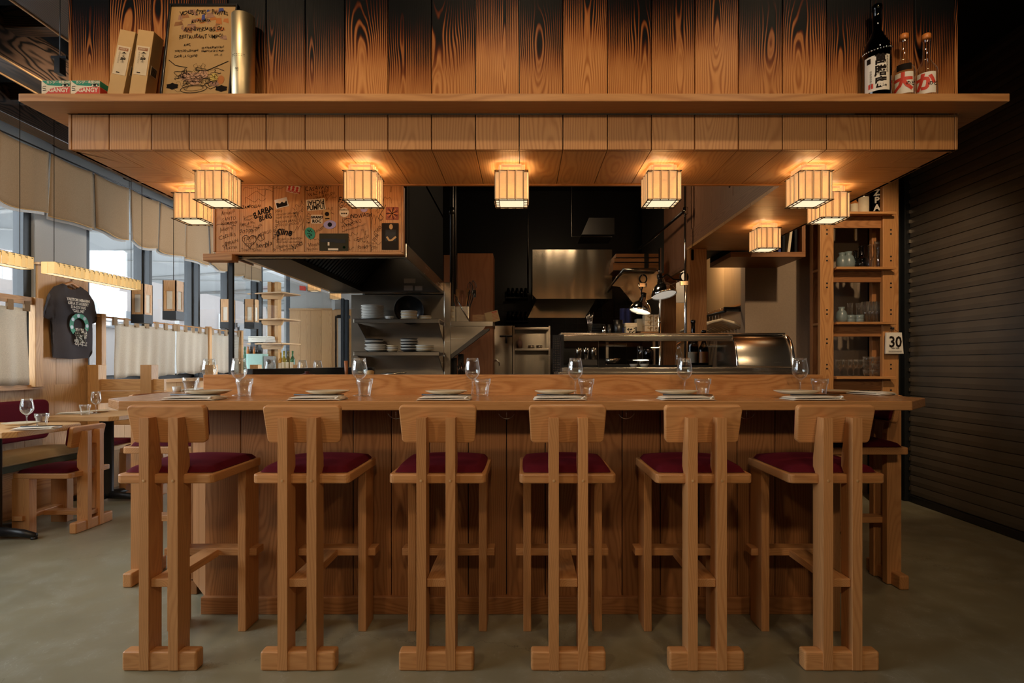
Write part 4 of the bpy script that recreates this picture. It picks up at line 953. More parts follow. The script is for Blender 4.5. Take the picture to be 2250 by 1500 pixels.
us = [(-.05, .02, .13, 'spatula'), (-.02, .0, .16, 'spatula'), (.0, -.02, .14, 'ladle'), (.03, .02, .19, 'whisk'), (.045, -.01, .2, 'whisk'), (.02, .03, .17, 'ladle'), (-.035, -.02, .1, 'tongs'), (.05, .0, .15, 'ladle')]
for k, (dx, dy, h, nm) in enumerate(us):
    b = MB(); p0 = Vector((cu[0]+dx*.5, cu[1]+dy, cu[2]+.02)); p1 = Vector((cu[0]+dx*1.9, cu[1]+dy, cu[2]+.12+h*.75)); b.tube([p0, p1], .005, 6)
    if nm == 'whisk':
        for a in range(5): b.tube([p1+Vector((.028*math.sin(q*.349)*math.cos(a*.63), .028*math.sin(q*.349)*math.sin(a*.63), -.03+.011*q)) for q in range(10)], .0016, 5)
    else: b.M = Matrix.Translation(p1); b.prism(rrect(-.014, .014, -.03, .03, .008), 'y', -.002, .002); b.M = None
    tag(b.build(nm, (M['dsteel'], M['wood'], M['redw'], M['ebony'])[k % 4]), '%s of the utensils, counting from the left rim of the steel pot' % ORD[k], nm, 'utensils in the steel pot')
b = MB(); b.tube([(px(998, 4.2), 4.27, pz(648, 4.19)), (px(1030, 4.2), 4.26, 1.505)], .004, 6); tag(b.build('skewer', M['chrome']), 'long steel skewer leaning in front of the utensil pot', 'skewer')
b = MB(); b.box(px(1038, 4.3), px(1080, 4.3), 4.3, 4.42, 1.501, 1.56); tag(b.build('cutting_block', M['wood']), 'wooden block on the bracket shelf behind a card', 'block')
b = MB(); b.M = Matrix.Translation((px(1090, 4.2), 4.24, 1.502)) @ Matrix.Rotation(-.25, 4, 'Y'); b.box(-.075, .03, 0, .006, 0, .085); b.M = None; o = tag(b.build('price_card', M['card']), 'tan printed card tilted at the shelf end', 'card')
b = MB(); b.M = Matrix.Translation((px(1090, 4.2), 4.239, 1.502)) @ Matrix.Rotation(-.25, 4, 'Y')
for k in range(5): b.box(-.02, .024, -.0008, -.0002, .02+.011*k, .022+.011*k)
b.box(-.018, .022, -.0008, -.0002, .072, .079); b.build('print', M['red'], o)
b = MB(); b.box(px(1005, 5.0), px(1083, 5.0), 5.0, 5.29, 0, 2.185, 'z'); b.box(px(975, 5.05), px(1004, 5.05), 5.05, 5.5, 0, 2.18, 'z'); tag(b.build('tall_cabinet', M['redw']), 'tall reddish wood cabinet behind the utensil shelf', 'cabinet')
b = MB(); b.tube([(px(987, 4.15), 4.3, 1.62), (px(988, 4.15), 4.3, 3.4)], .016, 10); b.tube([(px(996, 4.3), 4.4, 1.63), (px(996, 4.3), 4.4, 3.4)], .012, 10); b.lathe([(.0, 0), (.022, 0), (.022, .05), (0, .05)], (px(987, 4.15), 4.3, 2.35), 12); tag(b.build('steel_pipe', M['dsteel']), 'pair of thin vertical pipes rising from the utensil shelf', 'pipe')
b = MB(); b.tube([(px(1160, 5.6), 5.6, 1.9), (px(1160, 5.6), 5.6, 3.4)], .008, 8); tag(b.build('gas_pipe', M['dsteel']), 'thin vertical pipe left of the far hood', 'pipe')
b = MB(); b.tube([(px(1256, 5.0), 5.0, 3.4), (px(1256, 5.0), 5.0, pz(520, 5.0)), (px(1345, 5.0), 5.0, pz(520, 5.0))], .006, 8); tag(b.build('dark_pipe', M['dsteel']), 'dark pipe bending to the right in the kitchen ceiling', 'pipe')
b = MB(); b.prism([(px(1278, 5.2), pz(515, 5.2)), (px(1350, 5.2), pz(515, 5.2)), (px(1350, 5.2), pz(478, 5.2)), (px(1294, 5.2), pz(478, 5.2))], 'y', 5.2, 5.6); tag(b.build('duct', M['dsteel']), 'dark grey duct section hanging above the far hood', 'duct')
# steel rack and washer units
t = thing('steel_locker', 'stainless upright unit next to the wood cabinet', 'steel unit', (px(1103, 5.3), 5.4, 0))
b = MB(); b.box(px(1080, 5.3), px(1126, 5.3), 5.3, 5.8, 0, pz(715, 5.3)); b.build('body', M['wavy'], t, bev=.004)
b = MB(); b.tube([(px(1080, 5.27), 5.27, pz(794, 5.27)), (px(1093, 5.27), 5.27, pz(790, 5.27)), (px(1097, 5.27), 5.27, pz(796, 5.27)), (px(1097, 5.27), 5.27, pz(803, 5.27))], .006, 8); b.build('tap', M['chrome'], t)
b = MB(); b.tube([(px(1098, 5.27), 5.275, pz(738, 5.27)), (px(1126, 5.27), 5.275, pz(738, 5.27))], .006, 8); b.tube([(px(1112, 5.27), 5.275, pz(738, 5.27)), (px(1112, 5.27), 5.275, pz(754, 5.27))], .008, 8); tag(b.build('squeegee', M['ebony']), 'black squeegee on the stainless upright unit', 'squeegee')
t = thing('oven_rack', 'stainless pass shelf unit with two rails and dented back', 'steel unit', (px(1168, 5.3), 5.4, 0))
b = MB(); b.box(px(1128, 5.4), px(1208, 5.4), 5.45, 5.8, 0, pz(718, 5.4)); b.build('body', M['wavy'], t, bev=.004)
for v in (721, 767):
    b = MB(); b.box(px(1130, 5.3), px(1206, 5.3), 5.28, 5.46, pz(v+3, 5.3), pz(v-2, 5.3)); b.build('shelf', M['steel'], t, bev=.002)
for u in (1129, 1207):
    b = MB(); b.box(px(u, 5.3)-.008, px(u, 5.3)+.008, 5.28, 5.3, 0, pz(716, 5.3)); b.build('upright', M['steel'], t)
c = (px(1141, 5.33), 5.34, pz(765, 5.3)); b = MB(); b.lathe([(0, 0), (.026, 0), (.027, .065), (.018, .075), (.006, .085), (.003, .11), (0, .11)], c, 16); tag(b.build('squeeze_bottle', flat('rose_plastic', (.30, .17, .14), .5)), 'pinkish squeeze bottle on the pass shelf', 'bottle')
for u, l in ((1167, 'left small steel cup on the pass shelf'), (1185, 'right small steel cup on the pass shelf')):
    b = MB(); b.lathe([(0, 0), (.028, 0), (.03, .03), (.028, .03), (.026, .003), (0, .003)], (px(u, 5.33), 5.34, pz(765, 5.3)), 16, cap=False); tag(b.build('steel_cup', M['steel']), l, 'cup', 'steel cups on the pass shelf')
# far hood
t = thing('steel_hood', 'stainless box hood with rippled reflections in the back kitchen', 'range hood', (px(1255, 5.2), 5.5, 1.8))
hx0, hx1 = px(1170, 5.2), px(1345, 5.2)
b = MB(); zt, zb = pz(548, 5.2), pz(656, 5.2)
b.prism([(hx0, zt), (hx0, zb+.04), (hx0+.035, zb), (hx1, zb), (hx1, zt)], 'y', 5.2, 5.22); b.box(hx0, hx1, 5.22, 6.2, zt-.01, zt); b.box(hx0, hx0+.01, 5.22, 6.2, zb+.04, zt-.01); b.box(hx1-.01, hx1, 5.22, 6.2, zb, zt-.01); b.build('canopy', M['wavy'], t)
b = MB(); b.prism([(px(1180, 5.9), pz(656, 5.9)), (px(1310, 5.9), pz(656, 5.9)), (px(1285, 5.9), pz(698, 5.9)), (px(1160, 5.9), pz(698, 5.9))], 'y', 5.9, 5.92); b.build('splash_back', M['wavy'], t)
b = MB(); b.box(px(1160, 6.2), px(1330, 6.2), 6.2, 6.8, 0, 1.35); tag(b.build('cooking_range', M['iron']), 'black cooking range under the far hood', 'range')
# prep shelf above and behind the display case
t = thing('prep_shelf', 'steel prep shelf behind the display case with jars and trays', 'shelf', (px(1360, 4.9), 5.0, 1.4))
b = MB(); PZ = pz(738, 4.7); b.box(px(1228, 4.7), px(1452, 4.7), 4.7, 5.15, PZ-.03, PZ); b.build('top', M['dsteel'], t, bev=.002)
b = MB(); b.box(px(1228, 4.75), px(1452, 4.75), 4.75, 5.1, 0, PZ-.4); b.build('cabinet', M['dsteel'], t)
for u in (1232, 1340, 1446):
    b = MB(); b.box(px(u, 4.8)-.012, px(u, 4.8)+.012, 4.95, 5.0, PZ-.4, PZ-.03); b.build('support', M['steel'], t)
WZ = PZ-.4
for i, (u, r_, h, m, l) in enumerate(((1264, .018, .03, 'wood', 'left pale wooden cup on the prep shelf'), (1280, .018, .03, 'wood', 'right pale wooden cup on the prep shelf'), (1298, .03, .05, 'dsteel', 'dark tub holding chopsticks on the prep shelf'), (1327, .02, .10, 'chrome', 'first steel canister on the prep shelf'), (1339, .02, .11, 'dsteel', 'second, darker steel canister on the prep shelf'), (1358, .04, .15, 'dsteel', 'wide steel caddy on the prep shelf'))):
    b = MB(); b.lathe([(0, 0), (r_, 0), (r_*1.03, h*.5), (r_*1.05, h), (r_*.9, h), (0, h*.96)], (px(u, 4.85), 4.85, PZ), 18); tag(b.build('canister', M[m]), l, 'canister', 'pots on the prep shelf')
stack(1312, 4.98, PZ, .075, 7, .016, dd, 'black lid stack, prep shelf', 'black lid stack', 'lid')
b = MB()
for k in range(6): b.tube([(px(1293+k, 4.9), 4.86, PZ+.05), (px(1287+3*k, 4.9), 4.86, PZ+.2+.01*(k % 3))], .0025, 5)
tag(b.build('whisk_bundle', M['chrome']), 'cluster of steel skewers in the dark tub', 'skewers')
def boxy(u0, u1, v0, v1, d, dep, name, mat, label, cat, pat=None):
    b = MB(); x0, x1, z0, z1 = px(u0, d), px(u1, d), pz(v1, d), pz(v0, d); b.box(x0, x1, d, d+dep, z0, z1); o = tag(b.build(name, mat, bev=.002), label, cat)
    if pat:
        b = MB(); r = random.Random(u0)
        for k in range(pat): x, z, q = r.uniform(x0+.008, x1-.008), r.uniform(z0+.008, z1-.008), .006; b.add([(x-q, d-.001, z), (x, d-.001, z-q), (x+q, d-.001, z), (x, d-.001, z+q)], [(0, 1, 2, 3)])
        b.build('pattern', M['ink'] if pat > 18 else M['card'], o)
boxy(1376, 1396, 718, 738, 4.76, .12, 'patterned_tin', M['cream'], 'cream tin with dark diamonds on the prep shelf', 'tin', 24)
boxy(1374, 1400, 709, 717.6, 4.78, .12, 'folded_towel', M['cream'], 'cream cloth folded on the patterned tin', 'towel')
boxy(1417, 1436, 716, 728, 4.8, .1, 'paper_cup_box', M['cream'], 'lowest left patterned carton by the white pipe', 'box', 14)
boxy(1417, 1436, 703.5, 715.5, 4.8, .1, 'paper_cup_box', M['cream'], 'middle left patterned carton by the white pipe', 'box', 14)
boxy(1417, 1436, 691, 703, 4.8, .1, 'paper_cup_box', M['cream'], 'top left patterned carton by the white pipe', 'box', 14)
boxy(1437, 1447, 716, 728, 4.8, .1, 'paper_cup_box', M['cream'], 'lowest carton tucked behind the white pipe', 'box', 8)
boxy(1437, 1447, 691, 715.5, 4.8, .1, 'paper_cup_box', M['cream'], 'taller carton tucked behind the white pipe', 'box', 12)
boxy(1408, 1450, 728.4, 738, 4.78, .2, 'wood_tray', M['wood'], 'wooden tray under the patterned cartons', 'tray')
boxy(1399, 1416, 700, 728, 4.95, .1, 'plastic_tub', M['plastic'], 'translucent tub behind the patterned cartons', 'tub')
b = MB(); b.grid(10, 8, lambda u, v: (px(1362+26*u, 5.3), 5.3+.012*math.sin(u*14), pz(735-58*v, 5.3))); tag(b.build('hanging_cloth', M['blueap'], solid=.003), 'blue cloth hanging at the back of the prep shelf', 'cloth')
for i, (u, r_, h, m, l) in enumerate(((1272, .028, .10, 'steel', 'first steel insert pot under the prep shelf'), (1288, .028, .10, 'chrome', 'second steel insert pot under the prep shelf'), (1305, .028, .10, 'steel', 'third steel insert pot under the prep shelf'), (1426, .045, .13, 'bred', 'dark jar of sauce under the prep shelf'), (1407, .022, .15, 'glass', 'clear bottle with white label under the prep shelf'))):
    b = MB(); b.lathe([(0, 0), (r_, 0), (r_, h*.8), (r_*.9, h), (0, h)], (px(u, 4.6), 4.62, 1.21 if i < 3 else 1.17), 18); tag(b.build('insert_pot' if i < 3 else 'jar', M[m]), l, 'pot' if i < 3 else 'jar')
b = MB(); b.box(px(1250, 4.5), px(1450, 4.5), 4.5, 4.7, .0, 1.168); b.box(px(1258, 4.5), px(1314, 4.5), 4.55, 4.7, 1.169, 1.209); tag(b.build('prep_fridge', M['dsteel']), 'low steel prep fridge seen through the display case', 'fridge')
b = MB(); b.lathe([(0, 0), (.04, 0), (.075, .05), (.072, .05), (0, .006)], (px(1345, 4.55), 4.58, 1.169), 22, cap=False); tag(b.build('mixing_bowl', M['steel']), 'steel mixing bowl seen through the display case', 'bowl')
# fryer vent with tray and steamer baskets
t = thing('tray_shelf', 'grey sheet metal vent with rounded tray rim beside the far hood', 'vent', (px(1400, 4.8), 4.8, 1.55))
b = MB(); b.M = None; z = pz(592, 4.7)
b.tube([(px(1352, 4.7), 5.12, z-.13), (px(1372, 4.7), 4.72, z), (px(1440, 4.7), 4.72, z), (px(1446, 4.7), 5.2, z-.02)], .018, 8); b.build('rim', M['steel'], t)
b = MB(); b.prism([(px(1345, 4.8), pz(628, 4.8)), (px(1372, 4.8), pz(596, 4.8)), (px(1447, 4.8), pz(596, 4.8)), (px(1447, 4.8), pz(650, 4.8)), (px(1395, 4.8), pz(670, 4.8)), (px(1362, 4.8), pz(630, 4.8))], 'y', 4.8, 4.83); b.build('plate', M['steel'], t)
for i, (v0, v1, l) in enumerate(((577, 595, 'lowest wooden crate above the grey vent'), (567, 576.5, 'middle wooden crate above the grey vent'), (557, 566.5, 'topmost wooden crate above the grey vent'))):
    t = thing('steamer_crate', l, 'crate', (px(1400, 4.9), 5.0, pz(v1, 4.9)), 'wooden crates above the vent')
    b = MB(); x0, x1 = px(1345+i*3, 5), px(1450, 5); b.box(x0, x1, 4.95, 5.3, pz(v1, 4.95), pz(v0, 4.95), 'x'); b.build('body', M['panel'], t, bev=.003)
    b = MB(); b.box(px(1413, 5), px(1422, 5), 4.945, 4.95, pz(v1, 4.95), pz(v0, 4.95)); b.box(x0, x1, 4.944, 4.949, pz(v1, 4.95), pz(v1, 4.95)+.006); b.build('strap', M['black'], t)
# dark glossy jars on the back wall shelf
t = thing('wall_shelf', 'dark narrow shelf of black jars on the tiled kitchen wall', 'shelf', (px(1135, 6.95), 6.95, 1.7))
b = MB(); b.box(px(1112, 6.95), px(1160, 6.95), 6.88, 7.085, 1.70, 1.72); b.box(px(1112, 6.95), px(1160, 6.95), 6.88, 7.085, 2.0, 2.02); b.build('boards', M['iron'], t)
for i in range(5):
    for j, z in enumerate((1.721, 2.021)):
        b = MB(); b.lathe([(0, 0), (.024, 0), (.026, .08), (.018, .10), (.018, .12), (0, .12)], (px(1117+9.5*i, 6.97), 6.97, z), 14); tag(b.build('spice_jar', M['bdark']), '%s glossy black jar from the left, %s board of the tiled wall shelf' % (ORD[i], ('lower', 'upper')[j]), 'jar', 'black jars on the wall shelf')
t = thing('tool_caddy', 'black caddy with steel tongs under the bracket shelf', 'caddy', (px(1000, 4.3), 4.3, 1.08))
b = MB(); b.box(px(988, 4.3), px(1003, 4.3), 4.3, 4.36, 1.081, 1.22); b.box(px(1006, 4.3), px(1018, 4.3), 4.3, 4.36, 1.081, 1.25); b.build('body', M['ebony'], t, bev=.003)
b = MB()
for k in range(5): b.tube([(px(1008+3*k, 4.28), 4.29, 1.085), (px(1005+4*k, 4.28), 4.29, 1.16+.012*(k % 3))], .004, 6)
b.build('tongs', M['chrome'], t)
b = MB(); b.box(px(985, 4.3), px(1085, 4.3), 4.28, 4.6, 0, 1.08); tag(b.build('side_worktop', M['dsteel']), 'steel worktop beside the corner post', 'worktop')
# clamp lamps
def clamp_lamp(head, tilt, clamp, label, loc, lean=0., sc=1.):
    t = thing('clamp_lamp', label, 'lamp', loc, 'clip-on work lamps')
    Mx = Matrix.Translation(head) @ Matrix.Rotation(tilt, 4, 'Y') @ Matrix.Rotation(lean, 4, 'X') @ Matrix.Scale(sc, 4)
    b = MB(); b.M = Mx; b.lathe([(.079, -.047), (.081, -.045), (.078, -.024), (.066, .004), (.044, .026), (.028, .036), (.024, .06), (.015, .066), (0, .067)], n=28, cap=False); b.M = None; b.build('shade', M['chrome'], t, solid=.0015)
    b = MB(); b.M = Mx; b.lathe([(0, -.040), (.06, -.038), (.0765, -.043)], n=24, cap=False); b.M = None; b.build('diffuser', flat('lamp_glass', (.8, .78, .74), .4, emit=(1, .9, .75, 1), estr=.35), t)
    b = MB(); b.M = Mx; b.lathe([(.014, .05), (.02, .055), (.018, .1), (0, .102)], n=14, cap=False); b.M = None; b.build('socket', M['ebony'], t)
    b = MB(); hp = Vector(head)+Vector((0, 0, .09)); cp = Vector(clamp)
    b.tube([hp, hp.lerp(cp, .2)+Vector((0, 0, .03)), hp.lerp(cp, .5)+Vector((0, 0, .0)), hp.lerp(cp, .8)+Vector((0, 0, .005)), cp], .006, 8); b.tube([cp+Vector((.03*math.sin(k*.5), 0, .035+.035*math.cos(k*.5))) for k in range(13)], .007, 8); b.build('cord', M['ebony'], t)
    b = MB(); b.tube([Vector(head)+Vector((.03, 0, .02)), cp+Vector((-.04, 0, .0))], .004, 6); b.box(cp.x-.03, cp.x+.03, cp.y-.012, cp.y+.012, cp.z-.03, cp.z); b.build('clamp', M['chrome'], t)
HP = (px(1456, 4.25), 4.25, pz(634, 4.25)); clamp_lamp(HP, -.16, (px(1503, 4.3), 4.3, pz(618, 4.3)), 'clip lamp with bright white opening tilted toward us by the posts', HP, -.24, 1.2)
HP = (px(1412, 4.45), 4.5, pz(670, 4.45)); clamp_lamp(HP, .25, (px(1413, 4.5), 4.5, pz(622, 4.5)), 'clip lamp pointing down at the prep shelf, left of the other', HP, -.1, 1.1)

# ================================================================== right: cabinets, posts, closet
t = thing('upper_cabinet_run', 'dark stained fir cabinet run above the kitchen opening', 'cabinet', (1.36, 4.2, 2.1))
X = 1.335
b = MB(); b.box(X, X+.03, 2.83, 4.37, CZ+.009, CZ+.14, 'y'); b.box(X+.0, X+.03, 4.515, 5.2, 1.965, 2.0, 'y'); b.build('beam', M['darkw'], t, bev=.003)
for y0, y1 in ((2.84, 3.50), (3.505, 4.36)):
    b = MB(); n = 4; w = (y1-y0)/n
    for k in range(n): b.box(X+.008, X+.03, y0+k*w, y0+(k+1)*w-.001, CZ+.142, 3.0, 'z')
    d = b.build('door', M['darkw'], t, bev=.001)
    b = MB(); yy = y1-.05 if y1 < 3.6 else y0+.05; b.lathe([(0, 0), (.018, 0), (.018, .002), (0, .002)], (X+.0065, yy, CZ+.23), 16, ax='x'); b.build('finger_hole', M['black'], d)
b = MB()
for k in range(6): b.box(X+.006, X+.03, 4.37+k*.14, 4.37+(k+1)*.14-.001, 2.0, 3.0, 'z')
b.build('side_panel', M['darkw'], t, bev=.001)
b = MB(); b.box(X+.031, 1.68, 4.45, 5.25, CZ+.02, 3.3); b.build('carcass', M['black'], t)
b = MB(); b.box(1.33, 1.468, 4.37, 4.51, 0, CZ-.013, 'z'); tag(b.build('timber_post', M['soft'], bev=.004), 'thick fir post carrying the right end of the canopy', 'post')
b = MB(); b.box(1.335, 1.455, 5.2, 5.34, 0, 1.965, 'z'); tag(b.build('timber_post', M['panel'], bev=.004), 'farther fir post behind the clip lamps', 'post')
b = MB(); b.box(1.335, 1.5, 5.2, 6.9, 1.965, 2.04); tag(b.build('lintel_board', M['soft']), 'fir board over the doorway behind the clip lamps', 'board')
t = thing('back_partition', 'pale partition beyond the far post, rough plaster over wood', 'partition', (1.62, 6.0, 0))
b = MB(); b.box(1.53, 1.75, 5.85, 5.9, 1.83, 3.0); b.build('plaster', M['stucco'], t)
b = MB(); b.box(1.53, 1.75, 5.84, 5.9, 0, 1.825, 'z'); b.build('boards', M['ply'], t)
b = MB(); b.tube([(px(1452, 4.3), 4.33, .003), (px(1452, 4.3), 4.33, 2.09)], .011, 10)
for z in (1.3, 1.5, 1.9): b.lathe([(.011, 0), (.014, 0), (.014, .012), (.011, .012)], (px(1452, 4.3), 4.33, z), 10)
tag(b.build('conduit_pipe', M['chrome']), 'pale conduit pipe rising by the farther post', 'pipe')
b = MB(); b.tube([(px(1508, 4.28), 4.3, .003), (px(1508, 4.28), 4.3, 3.3)], .011, 10); b.lathe([(0, 0), (.02, 0), (.02, .05), (0, .05)], (px(1508, 4.28), 4.3, pz(470, 4.3)), 12)
tag(b.build('conduit_pipe', M['chrome']), 'pale conduit pipe in front of the thick post', 'pipe')
b = MB(); b.tube([(px(1503, 4.26), 4.28, pz(465, 4.28)), (px(1432, 5.2), 5.2, pz(525, 5.2)), (px(1395, 6.0), 6.0, pz(553, 6.0))], .012, 10); tag(b.build('sprinkler_pipe', M['dsteel']), 'sloping grey pipe running back from the conduit', 'pipe')
# cubby with books
t = thing('book_cubby', 'open fir cubby shelf under the canopy beside the niche wall', 'shelf', (2.0, 4.7, 2.05)); cz0 = 2.045
b = MB(); b.box(1.69, 2.30, 4.45, 4.95, cz0, cz0+.04, 'x'); b.box(2.27, 2.30, 4.45, 4.95, cz0+.04, 2.55, 'z'); b.box(1.69, 2.30, 4.45, 4.95, 2.55, 2.58); b.build('shelf', M['panel'], t, bev=.002)
b = MB(); b.box(1.69, 2.27, 4.93, 4.95, cz0+.04, 2.55); b.build('back_panel', M['black'], t)
for i, (x, h, m, a, l) in enumerate(((2.10, .23, 'blueap', 0, 'dark blue book standing left in the cubby'), (2.135, .25, 'ebony', 0, 'black book beside the blue one in the cubby'), (2.175, .24, 'cream', .12, 'cream book leaning in the cubby'), (2.235, .22, 'ebony', 0, 'black book at the right side of the cubby'))):
    b = MB(); b.M = Matrix.Translation((x, 4.5, cz0+.0405+(.022*math.sin(a)))) @ Matrix.Rotation(a, 4, 'Y'); b.box(0, .022, 0, .17, 0, h); b.M = None; tag(b.build('book', M[m], bev=.002), l, 'book', 'books in the cubby')
# coat closet in the corridor
t = thing('coat_cabinet', 'pale plywood cupboard above a rail of hangers in the corridor', 'cupboard', (2.06, 5.7, 1.74))
for y0, y1 in ((5.06, 5.58), (5.583, 6.7)):
    b = MB(); b.box(2.055, 2.075, y0, y1, 1.745, 2.5, 'z'); b.build('door', M['ply'], t)
b = MB(); b.box(2.05, 2.078, 5.06, 6.7, 1.725, 1.744, 'y'); b.build('bottom_edge', M['soft'], t)
b = MB(); b.box(1.5, 2.08, 6.9, 7.05, 0, 3.3); tag(b.build('dark_recess', M['black']), 'dark back of the coat closet behind the hangers', 'recess')
t = thing('coat_rail', 'dark rail carrying pale hangers in the corridor', 'rail', (1.87, 5.7, 1.6))
b = MB(); b.tube([(1.87, 5.06, 1.66), (1.87, 6.88, 1.66)], .012, 10); b.build('rail', M['iron'], t)
b = MB(); b.box(1.86, 2.079, 6.66, 6.7, 1.66, 1.7); b.box(1.86, 2.079, 5.06, 5.08, 1.66, 1.7); b.build('bracket', M['iron'], t)
hz = 1.675
def make_hanger():
    t = thing('coat_hanger', '', 'hanger', (0, 0, 0), 'pale wooden hangers')
    b = MB(); b.tube([(-.21, 0, -.16), (-.12, 0, -.115), (0, 0, -.085), (.12, 0, -.115), (.21, 0, -.16)], [.012, .014, .012, .014, .012], 8); b.build('bar', M['cream'], t)
    b = MB(); b.tube([(0, 0, -.085), (0, 0, -.03)]+[(.017*math.sin(k*.5+.2), 0, -.012+.017*-math.cos(k*.5+.2)+.014) for k in range(9)], .0022, 6); b.build('hook', M['chrome'], t)
    return t
hg = make_hanger()
for i in range(12):
    l = 'pale wooden hanger on the corridor rail, %s counting from the nearest' % ORD[i]
    loc = (1.92+.0, 5.14+.085*i, hz)
    place(hg, (1.868, 5.14+.085*i, hz), 0, l, rot=(0, 0, .1+.03*(i % 3)))
# bottles behind the display case
for u, m, l, lb in ((1525, 'bdark', 'dark wine bottle with white label behind the display case', 'cream'), (1543, 'bdark', 'dark wine bottle with orange label behind the display case', 'amber')):
    d = 3.55; c = (px(u, d), d+(.02 if u < 1530 else -.03), 1.13); t = thing('wine_bottle', l, 'bottle', c, 'wine bottles behind the case')
    h = .33 if u < 1530 else .26
    b = MB(); b.lathe(bottle_prof(.036 if u < 1530 else .033, h, .012, .5), c, 24); b.build('glass_body', M[m], t)
    b = MB(); label_band(b, c, .0365 if u < 1530 else .0335, c[2]+.05, c[2]+.12, -2.9, -1.0); b.build('label', M[lb], t)
b = MB(); b.box(1.0, 1.3, 3.45, 3.75, 0, 1.129); tag(b.build('bottle_plinth', M['dsteel']), 'steel worktop under the wine bottles behind the case', 'worktop')
t = thing('soda_siphon', 'slim bottle with twisted wire top behind the display case', 'bottle', (px(1497, 3.6), 3.6, 1.14))
c = (px(1497, 3.6), 3.66, 1.13); b = MB(); b.lathe(bottle_prof(.022, .2, .009, .5), c, 18); b.build('glass_body', M['glass'], t)
b = MB(); b.tube([(c[0]+.014*math.cos(k*.9), c[1]+.014*math.sin(k*.9), c[2]+.15+.006*k) for k in range(16)], .004, 6); b.build('wire_top', M['amber'], t)
# ---- shelf tower
t = thing('shelf_tower', 'tall fir shelf tower with pegged uprights by the shutter', 'shelf unit', (2.76, 4.6, 0))
TY = 4.5
for u0, u1, y in ((1802, 1832, TY), (1940, 1975, TY)):
    b = MB(); b.box(px(u0, TY), px(u1, TY), y, y+.04, 0, 2.75, 'z'); w_ = b.build('upright', M['soft'], t, bev=.004)
    b = MB(); xc = (px(u0, TY)+px(u1, TY))/2
    for zc in (1.82, 1.36, .9+.04, 2.26, 1.6, 2.04, 1.15):
        for k in (-1, 1): b.box(xc-.007, xc+.007, y-.0015, y+.001, zc+k*.017-.006, zc+k*.017+.006)
    b.build('peg', M['black'], w_)
for u0, u1 in ((1804, 1832), (1940, 1970)):
    b = MB(); b.box(px(u0, TY), px(u1, TY), 4.64, 4.68, 0, 2.75, 'z'); b.build('upright', M['panel'], t, bev=.004)
TS = [pz(v, 4.45) for v in (465, 586, 707, 827)]
for z in TS:
    b = MB(); b.prism([(px(1836, 4.4)+.03, 4.44), (px(1970, 4.44), 4.44), (px(1962, 4.44), 4.5), (px(1940, TY)-.002, 4.498), (px(1940, TY)-.002, 4.545), (px(1975, TY)-.01, 4.545), (px(1975, TY)-.01, 4.637), (px(1802, TY)+.01, 4.637), (px(1802, TY)+.01, 4.545), (px(1833, TY)+.002, 4.545), (px(1833, TY)+.002, 4.498)], 'z', z-.02, z, 'x'); s_ = b.build('shelf', M['soft'], t, bev=.002)
    b = MB(); b.box(px(1833, TY)+.001, px(1940, TY)-.001, 4.52, 4.54, z-.115, z-.021, 'x'); b.build('rail', M['panel'], s_, bev=.002)
b = MB(); b.box(px(1833, TY), px(1940, TY), 4.52, 4.54, .55, .62, 'x'); b.build('lower_rail', M['panel'], t)
def bot(u, z, d, r, h, rn, m, label, name='bottle', cat='bottle', sh=.5, prof=None, lab=None, lm='cream', grp=None):
    if name not in ('bottle',) or u > 1800:
        if u > 1800: d = min(d, 4.59)
    c = (px(u, d), d, z); pr = prof or bottle_prof(r, h, rn, sh)
    if lab:
        t = thing(name, label, cat, c, grp); b = MB(); b.lathe(pr, c, 22); b.build('glass_body', M[m], t)
        b = MB(); label_band(b, c, r*1.02, z+h*lab[0], z+h*lab[1], -2.9, -.9); b.build('label', M[lm], t); return t
    b = MB(); b.lathe(pr, c, 20); return tag(b.build(name, M[m]), label, cat, grp)
z = TS[0]
bot(1876, z, 4.6, .033, .2, .012, 'amber', 'small amber bottle on the top tower shelf', lab=(.1, .5))
bot(1896, z, 4.62, .046, .31, .014, 'byel', 'white wine bottle with cream label on the top tower shelf', lab=(.08, .5), sh=.6)
t = bot(1924, z, 4.59, .047, .36, .016, 'bdark', 'wide black bottle lettered down its front on the top tower shelf', lab=(.0, .001), lm='black', sh=.55)
b = MB(); c = (px(1924, 4.59), 4.59, z)
for k, s in enumerate('ZPA'): wrap_text(b, s, .07, c, .049, z+.185-.063*k, -1.95, 0, .04)
for k, s in enumerate('ZPA'): wrap_text(b, s, .045, c, .049, z+.12-.045*k, -1.25, 1, .04)
b.build('lettering', [M['paperw'], M['card']], t)
bot(1945, z, 4.59, .03, .34, .015, 'bdark', 'dark bottle in the corner of the top tower shelf')
z = TS[1]
fl = [(0, 0), (.036, 0), (.044, .03), (.046, .06), (.036, .1), (.02, .12), (.026, .142), (.022, .142), (0, .12)]
bot(1850, z, 4.68, 0, 0, 0, 'celadon', 'rear grey glazed sake flask on the second tower shelf', 'sake_flask', 'flask', prof=fl)
bot(1864, z, 4.58, 0, 0, 0, 'celadon', 'front grey glazed sake flask on the second tower shelf', 'sake_flask', 'flask', prof=[(a*1.1, q*1.05) for a, q in fl])
bot(1879, z, 4.74, .033, .16, .014, 'bred', 'smaller dark red bottle behind on the second tower shelf', sh=.4)
bot(1893, z, 4.6, .05, .2, .02, 'bred', 'squat dark red bottle on the second tower shelf', sh=.38)
bot(1911, z, 4.55, .03, .2, .012, 'glass', 'clear slim decanter on the second tower shelf', 'decanter', 'decanter', sh=.35)
